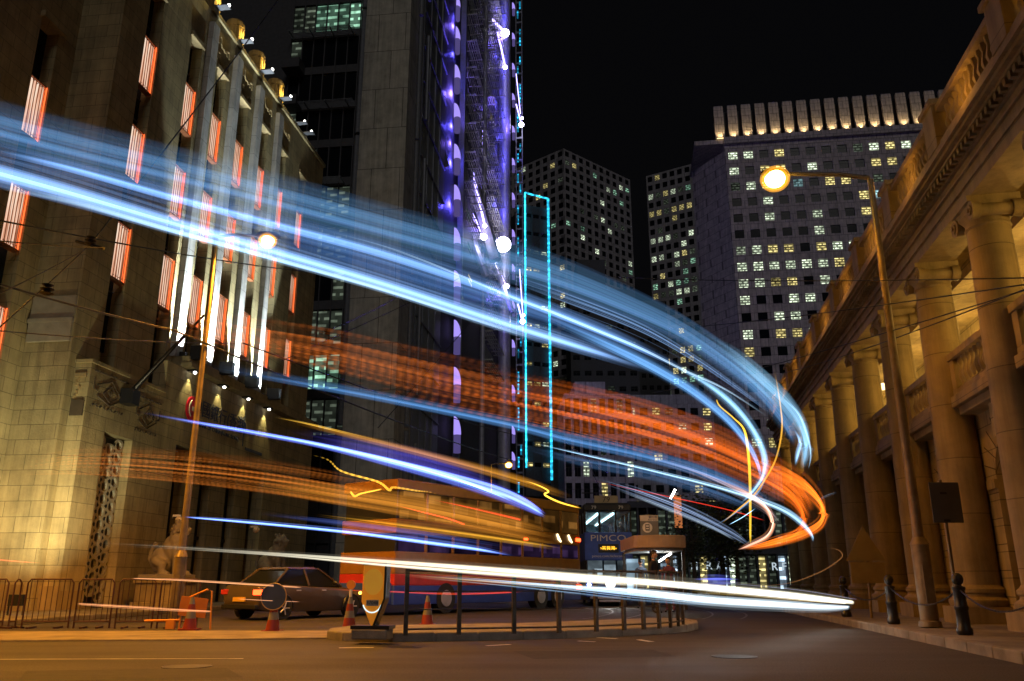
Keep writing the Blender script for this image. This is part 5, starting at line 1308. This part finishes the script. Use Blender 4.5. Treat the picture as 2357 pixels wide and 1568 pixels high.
# ------------------------------------------------------------------ streaks of light that the passing vehicles draw along the street
def glow_mat():
    m = bpy.data.materials.new('glowing streak'); m.use_nodes = True; nt = m.node_tree; nt.nodes.clear(); L = nt.links.new
    o = nt.nodes.new('ShaderNodeOutputMaterial'); e = nt.nodes.new('ShaderNodeEmission'); t = nt.nodes.new('ShaderNodeBsdfTransparent'); a = nt.nodes.new('ShaderNodeAddShader')
    at_ = nt.nodes.new('ShaderNodeAttribute'); at_.attribute_name = 'glow'; L(at_.outputs['Color'], e.inputs[0]); e.inputs[1].default_value = 1
    L(e.outputs[0], a.inputs[0]); L(t.outputs[0], a.inputs[1]); L(a.outputs[0], o.inputs[0])
    try: m.cycles.emission_sampling = 'NONE'
    except Exception: pass
    return m
GLOW = glow_mat()
GAIN = {'blue streaks of the upper deck lights': .255, 'orange streaks of the bus display': .36, 'white streaks of the bus headlights': .31, 'indigo streaks of the second bus': .5, 'amber and red streaks of passing traffic': .6, 'thin golden squiggles': .8}
NEAR = [(-200, 6.0), (0, 6.5), (600, 7.8), (1200, 9.7), (1500, 11.8), (1700, 14), (1800, 16), (1870, 18.6), (1965, 20.3), (2100, 21)]
FAR2 = [(-200, 10), (0, 11.5), (300, 14.5), (715, 19.5), (1000, 25), (1250, 31), (1345, 34), (1500, 38), (1700, 44)]
def depth(tab, u):
    for i in range(len(tab) - 1):
        if u <= tab[i + 1][0] or i == len(tab) - 2:
            (a, ya), (c, yc) = tab[i], tab[i + 1]; t = (u - a) / (c - a); return ya + (yc - ya) * t
def trail(label, pts, col, S=1.0, n=26, tab=NEAR, frac=.2, fade=(.12, .12), col2=None, hatch=0, segs=None, seed=0, soft=.55, squash=.35, group=None, jit=.35, cat='light trail', comb=0):
    """pts: (u, v, width) or (u, v, width, distance): route of a lamp, or of a bundle of lamps, through the street"""
    r_ = random.Random(seed + len(label)); S *= GAIN.get(group, 1)
    P_ = []
    for p in pts:
        Y = p[3] if len(p) > 3 else depth(tab, p[0])
        P_.append((at(p[0], p[1], Y), p[2] / 2 / 1950 * Y))
    m_ = segs or max(24, len(P_) * 9); C_ = []
    def cr(a, b, c, d, t): return .5 * ((2 * b) + (c - a) * t + (2 * a - 5 * b + 4 * c - d) * t * t + (3 * b - a - 3 * c + d) * t ** 3)
    N = len(P_) - 1
    for k in range(m_ + 1):
        x = k / m_ * N; i = min(int(x), N - 1); t = x - i
        q = [P_[max(i - 1, 0)], P_[i], P_[i + 1], P_[min(i + 2, N)]]
        C_.append((cr(q[0][0], q[1][0], q[2][0], q[3][0], t), max(.001, cr(q[0][1], q[1][1], q[2][1], q[3][1], t))))
    fr_ = []
    for k in range(m_ + 1):
        T = (C_[min(k + 1, m_)][0] - C_[max(k - 1, 0)][0]).normalized()
        A = T.cross(Vector((0, 0, 1))); A = A.normalized() if A.length > 1e-4 else Vector((1, 0, 0)); fr_.append((A, A.cross(T).normalized() * -1))
    vs = []; fs = []; cs = []; NS = 6
    over = max(1.0, n * frac * 1.0) * 1.0
    for j in range(n):
        if n == 1: a = b_ = 0.0; q = 1.0
        else:
            g_ = max(-1, min(1, r_.gauss(0, soft))); b_ = g_ * (1 - frac * .5); a = r_.uniform(-1, 1) * squash
            q = math.exp(-g_ * g_ * 1.2)
        rr = frac * r_.uniform(.6, 1.5) if n > 1 else 1.0
        es = S / over * q * math.exp(r_.gauss(0, jit)); dr = r_.uniform(-.12, .12); ph = r_.uniform(0, 6.28); ph2 = r_.uniform(0, 1)
        e0, e1 = r_.uniform(0, .5) * fade[0], 1 - r_.uniform(0, .5) * fade[1]
        mix = r_.random(); cc = Vector(col) if col2 is None else Vector(col).lerp(Vector(col2), mix)
        base = len(vs)
        for k in range(m_ + 1):
            t = k / m_; p, R_ = C_[k]; A, B = fr_[k]
            bb = b_ + dr * math.sin(t * 3 + ph) * (n > 1); o = p + (A * a + B * bb) * R_
            f_ = 1.0
            if fade[0] > 0: f_ *= max(0, min(1, (t - e0) / fade[0]))
            if fade[1] > 0: f_ *= max(0, min(1, (e1 - t) / fade[1]))
            if hatch: hm_ = .5 + .5 * math.sin((t * hatch + bb * .35 * comb) * 6.283); f_ *= .4 + .95 * hm_ * (1 + (b_ > .3) * .6)
            f_ = f_ * f_ * (3 - 2 * f_) if f_ < 1 else f_
            f_ *= 1 + .18 * math.sin(t * 9 + ph) 
            w_ = rr * R_ * max(.05, min(1, f_ * 3))
            for s_ in range(NS):
                h_ = 6.2832 * s_ / NS; vs.append(o + (A * math.cos(h_) + B * math.sin(h_)) * w_); c_ = cc * (es * f_); cs += [c_.x, c_.y, c_.z, 1.0]
        for k in range(m_):
            for s_ in range(NS):
                fs.append((base + k * NS + s_, base + k * NS + (s_ + 1) % NS, base + (k + 1) * NS + (s_ + 1) % NS, base + (k + 1) * NS + s_))
    me = bpy.data.meshes.new('light_trail'); me.from_pydata([tuple(v) for v in vs], [], fs); me.materials.append(GLOW)
    me.polygons.foreach_set('use_smooth', [True] * len(me.polygons))
    at_ = me.color_attributes.new('glow', 'FLOAT_COLOR', 'POINT'); at_.data.foreach_set('color', cs); me.update()
    o = link(bpy.data.objects.new('light_trail', me)); tag(o, label, cat, group)
    return o
B1, B2, B3 = (.12, .26, .6), (.2, .42, .9), (.3, .52, 1.0)
G1 = 'blue streaks of the upper deck lights'
# wide faint veil at the top and the band that swings right round to the colonnade
trail('wide faint blue veil, topmost streak, swinging from the left edge across the pale tower', [(-80, 268, 120), (150, 330, 118), (500, 418, 112), (800, 497, 105), (1100, 580, 100), (1300, 640, 90), (1476, 712, 75), (1576, 762, 66), (1676, 830, 64), (1750, 893, 62), (1806, 960, 58), (1838, 1020, 46)], B1, 1.0, 60, soft=.8, jit=.5, fade=(.02, .06), col2=(.10, .32, .52), group=G1, frac=.12)
trail('pale blue band curling down beside the farthest columns', [(1560, 740, 36), (1676, 812, 50), (1750, 872, 55), (1810, 930, 52), (1846, 985, 46), (1855, 1035, 34), (1845, 1085, 12)], (.2, .42, .62), 1.3, 30, fade=(.3, .1), jit=.5, group=G1, frac=.16)
trail('thin pale blue hook closing the outermost curl by the far columns', [(1780, 900, 6), (1836, 950, 10), (1860, 1010, 9), (1866, 1050, 7), (1858, 1088, 4)], (.3, .55, .75), 1.1, 6, fade=(.2, .2), group=G1)
trail('short separate blue blade hanging left of the outermost curl', [(1826, 985, 8), (1842, 1015, 16), (1836, 1045, 18), (1829, 1076, 3)], (.25, .5, .8), 1.0, 8, fade=(.3, .2), group=G1)
# bright main bands
trail('brightest and thickest blue white band, entering halfway up the left edge', [(-80, 375, 95), (150, 438, 84), (400, 512, 66), (650, 584, 54), (900, 658, 48), (1176, 748, 46), (1310, 790, 40), (1420, 826, 30), (1530, 868, 12)], B2, 1.75, 46, fade=(.0, .22), jit=.45, col2=B3, group=G1, frac=.14, soft=.5)
trail('white hot core along the lower edge of the thickest blue band', [(-80, 420, 22), (150, 462, 24), (400, 533, 24), (650, 602, 22), (900, 673, 20), (1176, 763, 20), (1300, 800, 12)], (.45, .72, 1), 1.0, 16, fade=(.25, .25), jit=.4, group=G1)
trail('second blue band just above the thickest one, fading into the long curve', [(-80, 330, 40), (150, 385, 44), (400, 455, 50), (650, 522, 54), (900, 590, 56), (1176, 683, 50), (1376, 760, 42), (1500, 815, 34), (1610, 868, 26)], B1, 1.3, 44, fade=(.12, .2), jit=.6, col2=B2, group=G1, frac=.13)
trail('thin sharp white blue line inside the second band', [(620, 505, 3), (900, 573, 5), (1176, 683, 6), (1266, 717, 7), (1376, 762, 7), (1476, 803, 7), (1576, 853, 6), (1676, 900, 5), (1793, 977, 4)], (.5, .75, 1), 1.2, 5, fade=(.2, .15), group=G1)
trail('bundle of fine blue hairlines parting from the second band towards the right', [(1100, 620, 26), (1300, 690, 36), (1476, 760, 34), (1600, 830, 26), (1700, 898, 18), (1790, 965, 10)], (.25, .45, .85), .55, 18, frac=.04, fade=(.2, .15), jit=.8, soft=.8, group=G1)
trail('blue band curving down through the gap left of the yellow squiggle', [(1200, 705, 20), (1310, 755, 30), (1410, 800, 36), (1510, 850, 36), (1600, 905, 34), (1676, 968, 30), (1722, 1025, 24), (1745, 1072, 16), (1752, 1110, 8)], (.13, .34, .72), 1.5, 26, fade=(.25, .1), jit=.4, group=G1, frac=.17)
trail('broad pale blue hook turning back down behind the yellow line', [(1500, 822, 8), (1600, 868, 24), (1676, 922, 38), (1730, 985, 40), (1758, 1045, 36), (1758, 1090, 28), (1738, 1125, 18), (1700, 1165, 6)], (.2, .42, .66), 1.4, 28, fade=(.2, .1), jit=.4, group=G1, frac=.17)
trail('faint dark blue sheet between the two main bands', [(300, 470, 60), (700, 560, 80), (1000, 650, 70), (1300, 745, 50), (1500, 820, 30)], (.05, .13, .34), .9, 30, fade=(.3, .3), jit=.6, soft=.8, group=G1)
# middle band and the sharp white line
trail('soft blue streak crossing the shaft at entrance lamp height', [(440, 838, 26), (640, 872, 30), (900, 921, 30), (1176, 978, 32), (1310, 1012, 34), (1476, 1048, 36), (1610, 1086, 34), (1720, 1128, 26), (1800, 1170, 14)], (.07, .2, .46), 1.1, 26, fade=(.2, .15), jit=.5, group=G1)
trail('dark blue haze streak below the orange band on the right', [(1150, 1010, 24), (1343, 1060, 34), (1510, 1092, 40), (1650, 1135, 34), (1760, 1180, 20)], (.05, .12, .26), .8, 20, fade=(.25, .2), group=G1)
trail('sharp straight white blue line running into the orange curl', [(1210, 1016, 2), (1266, 1029, 4), (1343, 1047, 6), (1510, 1086, 9), (1676, 1129, 13), (1793, 1170, 18), (1842, 1202, 20), (1868, 1232, 12), (1872, 1252, 5)], (.4, .7, 1), 1.7, 12, fade=(.25, .12), jit=.3, group=G1)
# orange dot matrix band
OR = (.72, .105, .006); OR2 = (.95, .15, .01)
G2 = 'orange streaks of the bus display'
trail('faint orange combed streak over the lower bank windows', [(260, 715, 30), (400, 735, 60), (550, 765, 80), (750, 800, 96), (950, 846, 104), (1150, 890, 104), (1300, 925, 100)], (.34, .075, .01), .62, 60, frac=.06, fade=(.35, .2), soft=.8, hatch=56, comb=.5, segs=420, jit=.6, group=G2)
trail('broad orange combed band sweeping across the cyan outlined tower', [(900, 850, 80), (1150, 900, 100), (1330, 938, 104), (1500, 980, 104), (1640, 1028, 98), (1750, 1080, 88), (1830, 1130, 78), (1862, 1178, 66)], (.62, .13, .012), 1.0, 70, frac=.07, fade=(.3, .06), soft=.75, hatch=90, comb=.35, segs=640, jit=.6, group=G2, col2=OR)
trail('thin darker orange fringe below the broad orange band', [(700, 860, 14), (1000, 925, 20), (1250, 975, 22), (1450, 1025, 20), (1620, 1080, 16)], (.4, .08, .008), .5, 22, frac=.1, fade=(.3, .25), hatch=46, comb=.6, segs=260, soft=.8, group=G2)
trail('bright outer orange ring of the tight curl beside the columns', [(1700, 1040, 50), (1790, 1085, 60), (1856, 1122, 52), (1892, 1165, 34), (1890, 1202, 28), (1850, 1228, 26), (1790, 1246, 24), (1740, 1258, 14), (1700, 1262, 5)], OR2, 1.25, 44, frac=.09, fade=(.25, .12), jit=.6, soft=.75, group=G2, col2=(.7, .2, .02))
trail('middle orange ring inside the tight curl', [(1690, 1068, 30), (1770, 1105, 36), (1825, 1145, 30), (1850, 1188, 22), (1838, 1222, 22), (1790, 1246, 20), (1725, 1260, 8)], OR2, 1.0, 26, frac=.12, fade=(.25, .12), jit=.5, group=G2)
trail('innermost orange ring with pale strands', [(1620, 1085, 18), (1700, 1122, 26), (1758, 1160, 26), (1778, 1200, 20), (1766, 1232, 18), (1725, 1254, 14), (1695, 1266, 4)], (.9, .3, .08), 1.1, 18, frac=.12, fade=(.3, .12), jit=.5, group=G2, col2=(.7, .45, .4))
trail('pale grey pink haze streak under the orange band', [(1450, 1040, 12), (1600, 1085, 22), (1700, 1130, 30), (1765, 1170, 26), (1800, 1210, 12)], (.3, .22, .24), .7, 18, fade=(.3, .2), jit=.6, frac=.1, group=G2)
# headlights
WH, WB = (1.0, .93, .70), (.75, .9, 1.0); G3 = 'white streaks of the bus headlights'
trail('upper white headlight streak fading out at the left edge', [(-60, 1240, 2), (150, 1246, 3), (400, 1258, 6), (650, 1274, 9), (850, 1288, 11), (1100, 1306, 16), (1350, 1326, 22), (1600, 1347, 24), (1800, 1366, 24), (1900, 1378, 20), (1966, 1386, 12)], WH, 1.9, 14, fade=(.45, .01), jit=.2, group=G3, frac=.3)
trail('lower white headlight streak starting at the lattice screen', [(150, 1252, 2), (400, 1263, 4), (650, 1279, 8), (850, 1297, 11), (1100, 1317, 17), (1300, 1332, 18), (1450, 1345, 16), (1600, 1362, 14)], WH, 1.7, 12, fade=(.45, .2), jit=.2, group=G3, frac=.3)
trail('hot white core of the headlight streak from the island to the kerb', [(1200, 1314, 4), (1400, 1332, 10), (1600, 1350, 13), (1800, 1370, 14), (1950, 1386, 8)], (1, 1, .95), 5.0, 8, fade=(.4, .02), jit=.1, group=G3, frac=.4)
trail('broad blue white streak low over the road, widest near the kerb', [(880, 1325, 2), (1100, 1334, 5), (1300, 1350, 12), (1480, 1364, 22), (1640, 1382, 28), (1800, 1392, 26), (1900, 1398, 20), (1956, 1398, 9)], WB, 2.2, 26, fade=(.4, .02), jit=.3, group=G3, frac=.2)
trail('fan of fine ice blue lines between railing tops and road', [(880, 1318, 8), (1100, 1334, 16), (1300, 1352, 22), (1480, 1372, 22), (1660, 1388, 14)], (.35, .6, .9), 1.0, 14, frac=.05, fade=(.3, .1), jit=.4, soft=.8, group=G3)
trail('fan of fine golden lines seen through the railing', [(860, 1314, 10), (1000, 1328, 14), (1183, 1342, 16), (1340, 1352, 14), (1500, 1362, 8)], (.8, .6, .2), .8, 9, frac=.05, fade=(.3, .3), soft=.9, group=G3)
trail('thin golden lines inside the kerb end of the white streaks', [(1560, 1362, 8), (1700, 1368, 12), (1850, 1380, 14), (1955, 1388, 6)], (.9, .6, .15), .9, 6, frac=.06, fade=(.2, .02), group=G3)
trail('thin violet line skimming above the white headlight streak', [(1560, 1336, 2), (1700, 1345, 2), (1850, 1360, 2), (1960, 1378, 2), (1972, 1380, 1)], (.5, .5, .9), .9, 2, fade=(.3, .02), group=G3)
# indigo lights of the other bus
IN, IN2 = (.10, .10, .85), (.22, .42, 1.0); G4 = 'indigo streaks of the second bus'
trail('indigo blue streak starting left of the bank emblem and swelling to a blade', [(296, 944, 3), (450, 972, 9), (600, 998, 13), (750, 1027, 16), (900, 1063, 26), (1050, 1102, 34), (1150, 1132, 40), (1210, 1158, 34), (1258, 1188, 14)], IN, 1.35, 34, tab=FAR2, fade=(.15, .06), jit=.5, col2=IN2, group=G4, frac=.15)
trail('pale core of the indigo blade', [(520, 985, 3), (700, 1017, 7), (900, 1062, 10), (1030, 1098, 12), (1130, 1134, 10), (1190, 1160, 4)], (.3, .6, 1), 1.5, 7, tab=FAR2, fade=(.25, .2), group=G4)
trail('violet halo streak above the indigo blade', [(620, 985, 20), (800, 1020, 34), (950, 1050, 40), (1080, 1085, 36), (1200, 1125, 24)], (.05, .04, .3), .9, 22, tab=FAR2, fade=(.3, .3), soft=.8, group=G4)
trail('lower indigo streak starting at the dome camera', [(415, 1189, 4), (560, 1201, 9), (700, 1214, 11), (850, 1230, 13), (1000, 1250, 15), (1100, 1264, 12), (1190, 1281, 3)], (.14, .24, 1), 1.6, 14, tab=FAR2, fade=(.06, .15), jit=.3, col2=IN2, group=G4, frac=.22)
trail('dim blue haze above the lower indigo streak', [(560, 1178, 8), (800, 1206, 14), (1000, 1234, 16), (1200, 1266, 10)], (.05, .08, .3), .6, 12, tab=FAR2, fade=(.3, .3), group=G4)
# amber, red and gold streaks
G5 = 'amber and red streaks of passing traffic'
AM = (.42, .17, .015)
trail('broad amber haze streak above the bus roof', [(620, 960, 8), (800, 1000, 16), (1000, 1050, 22), (1200, 1105, 26), (1330, 1150, 16)], AM, .55, 20, tab=FAR2, fade=(.25, .2), jit=.5, group=G5)
trail('thin gold streak peeling off above the indigo blade', [(610, 956, 1), (700, 974, 4), (800, 998, 5), (950, 1035, 3)], (.8, .45, .05), .8, 5, tab=FAR2, fade=(.3, .4), group=G5)
trail('faint orange lattice streak across the lattice screen and entrance', [(20, 1080, 30), (200, 1062, 60), (420, 1075, 70), (620, 1098, 74), (820, 1130, 70), (1000, 1160, 60)], (.34, .09, .012), .5, 56, tab=FAR2, frac=.05, fade=(.2, .25), soft=.9, hatch=80, comb=.4, segs=380, jit=.5, group=G5)
trail('amber brown streak crossing the upper deck of the bus', [(480, 1100, 20), (720, 1130, 40), (950, 1165, 50), (1150, 1205, 50), (1300, 1240, 40)], (.3, .11, .012), 1.1, 30, tab=FAR2, fade=(.3, .2), jit=.6, soft=.8, group=G5)
trail('second amber streak just above the lower indigo line', [(700, 1180, 10), (900, 1205, 16), (1100, 1232, 20), (1300, 1262, 18)], (.5, .24, .02), .6, 14, tab=FAR2, fade=(.3, .15), group=G5)
trail('red streak ending above the bus windows', [(880, 1155, 2), (960, 1176, 4), (1030, 1194, 5), (1070, 1208, 6)], (1, .06, .02), 1.3, 4, tab=FAR2, fade=(.4, .02), group=G5)
trail('red streak to the right of the gold squiggle', [(980, 1148, 2), (1060, 1164, 4), (1130, 1180, 5), (1200, 1197, 6)], (1, .06, .02), 1.3, 4, tab=FAR2, fade=(.4, .02), group=G5)
trail('long low red streak seen through the railing', [(720, 1356, 2), (900, 1362, 4), (1060, 1367, 5), (1210, 1362, 4)], (1, .08, .02), .8, 4, tab=FAR2, fade=(.3, .1), group=G5)
trail('thin red line above the tram stop sign', [(1290, 1090, 2), (1450, 1125, 2), (1560, 1148, 3), (1680, 1175, 3), (1765, 1200, 3)], (.9, .04, .02), .8, 3, tab=[(0, 20), (3000, 32)], fade=(.3, .1), group=G5)
trail('salmon streak across the car roof', [(303, 1332, 3), (420, 1337, 6), (560, 1345, 6), (696, 1353, 4)], (.95, .42, .18), .95, 4, tab=FAR2, fade=(.04, .06), group=G5)
trail('salmon streak ending on the orange work board', [(178, 1390, 4), (280, 1397, 6), (400, 1404, 6), (487, 1408, 4)], (.95, .38, .15), .95, 4, tab=FAR2, fade=(.03, .03), group=G5)
trail('salmon streak along the car door', [(545, 1378, 3), (620, 1382, 4), (693, 1385, 3)], (.9, .4, .2), .7, 3, tab=FAR2, fade=(.1, .1), group=G5)
trail('short dim red streaks at the far left edge', [(-40, 1285, 8), (40, 1292, 10), (120, 1298, 5)], (.5, .06, .03), .5, 5, tab=FAR2, fade=(.1, .4), group=G5)
# golden squiggles
G6 = 'thin golden squiggles'
SQ = (1, .55, .05)
trail('dotted golden squiggle with a small kink over the bus', [(656, 1036, 2), (749, 1056, 3), (787, 1085, 4), (869, 1109, 5), (896, 1128, 6), (907, 1122, 5), (960, 1130, 4), (1001, 1136, 3), (1090, 1167, 2)], SQ, 1.2, 1, tab=FAR2, fade=(.2, .2), hatch=46, segs=240, group=G6)
trail('small golden tick left of the dotted squiggle', [(806, 1130, 4), (816, 1142, 5), (832, 1136, 4), (870, 1128, 3), (880, 1125, 2)], SQ, 1.0, 1, tab=FAR2, fade=(.1, .2), group=G6)
trail('golden squiggle running down to the farthest street lamp', [(1160, 1095, 2), (1225, 1112, 2), (1262, 1130, 3), (1254, 1139, 4), (1290, 1157, 4), (1345, 1172, 2)], SQ, 1.1, 1, tab=[(0, 28), (3000, 40)], fade=(.2, .1), group=G6)
trail('upright yellow line bending up through the blue curls', [(1649, 917, 2, 17), (1656, 934, 3, 17), (1688, 962, 3, 17), (1713, 990, 5, 17.5), (1722, 1040, 6, 18), (1726, 1100, 6, 19), (1727, 1180, 5, 20), (1727, 1230, 4, 21), (1728, 1262, 3, 22)], (1, .6, .04), 1.5, 1, fade=(.05, .1), group=G6)
trail('thin yellow loop crossing right of the upright yellow line', [(1771, 800, 2, 20), (1786, 870, 3, 20), (1797, 940, 3, 20), (1800, 985, 4, 20), (1792, 1035, 4, 20.5), (1775, 1080, 4, 21), (1735, 1140, 3, 22), (1690, 1180, 3, 23), (1650, 1215, 2, 24)], (1, .5, .05), .75, 1, fade=(.25, .15), group=G6)
trail('short ice blue dash crossing the upright yellow line', [(1676, 1209, 3, 24), (1710, 1190, 7, 23.5), (1742, 1168, 3, 23)], (.3, .55, .8), .8, 3, fade=(.2, .2), group=G6)
trail('faint blue strand crossing behind the tree top', [(1600, 1235, 2, 30), (1680, 1190, 3, 28), (1740, 1140, 5, 26), (1764, 1100, 3, 25)], (.25, .42, .7), .6, 3, fade=(.3, .2), group=G6)
trail('faint blue strands sinking towards the shop letters', [(1330, 1090, 8, 32), (1460, 1130, 18, 31), (1580, 1175, 22, 30), (1680, 1225, 16, 29), (1730, 1260, 4, 29)], (.16, .22, .36), .6, 16, frac=.07, fade=(.3, .15), soft=.8, group=G6)
trail('faint white rays rising from the tram roof side', [(1400, 1120, 6, 34), (1520, 1165, 12, 33), (1640, 1215, 10, 32), (1700, 1250, 3, 31)], (.2, .26, .34), .5, 8, frac=.08, fade=(.3, .2), soft=.8, group=G6)
trail('faint orange loop low before the farthest columns', [(1680, 1350, 2, 23), (1800, 1345, 2, 22), (1880, 1320, 3, 21), (1930, 1290, 3, 20.5), (1938, 1274, 3, 20.5), (1915, 1262, 2, 21), (1850, 1262, 1, 22)], (.5, .2, .06), .55, 2, fade=(.2, .3), group=G6)
trail('faint grey blue dash beside the orange curl', [(1870, 1160, 2, 21), (1900, 1143, 4, 21), (1930, 1132, 2, 21)], (.2, .28, .4), .5, 2, fade=(.3, .3), group=G6)
trail('blue glow patch streak low behind the shelter', [(1590, 1335, 16, 34), (1650, 1335, 24, 34), (1710, 1335, 14, 34)], (.08, .10, .5), .7, 10, fade=(.4, .4), group=G6)

for (u, v, r_, lb) in ((1690, 1512, .32, 'round iron manhole cover in the road at lower right of centre'), (430, 1535, .3, 'round iron manhole cover in the road at lower left')):
    p = gnd(u, v, .0); b = MB(); b.lathe([(r_, .001), (r_, .008), (r_ * .92, .008), (r_ * .9, .004), (r_ * .88, .007), (.02, .007)], p.x, p.y, 0, 28)
    tag(b.build('manhole_cover', M['dark']), lb, 'manhole cover')

M['patch'] = mat('newer asphalt patch', (.018, .016, .014), .8, var=.4, scale=6, bump=.5)
for (pts_, lb) in (([(1180, 1500), (1500, 1496), (1560, 1512), (1230, 1518)], 'darker repair patch in the asphalt before the island'), ([(60, 1545), (520, 1538), (560, 1560), (40, 1570)], 'darker repair patch in the asphalt at lower left')):
    q = [gnd(*p) for p in pts_]; b = MB(); b.add([(p.x, p.y, .0035) for p in q], [(3, 2, 1, 0)]); o = b.build('road_patch', M['patch']); tag(o, lb, kind='structure')
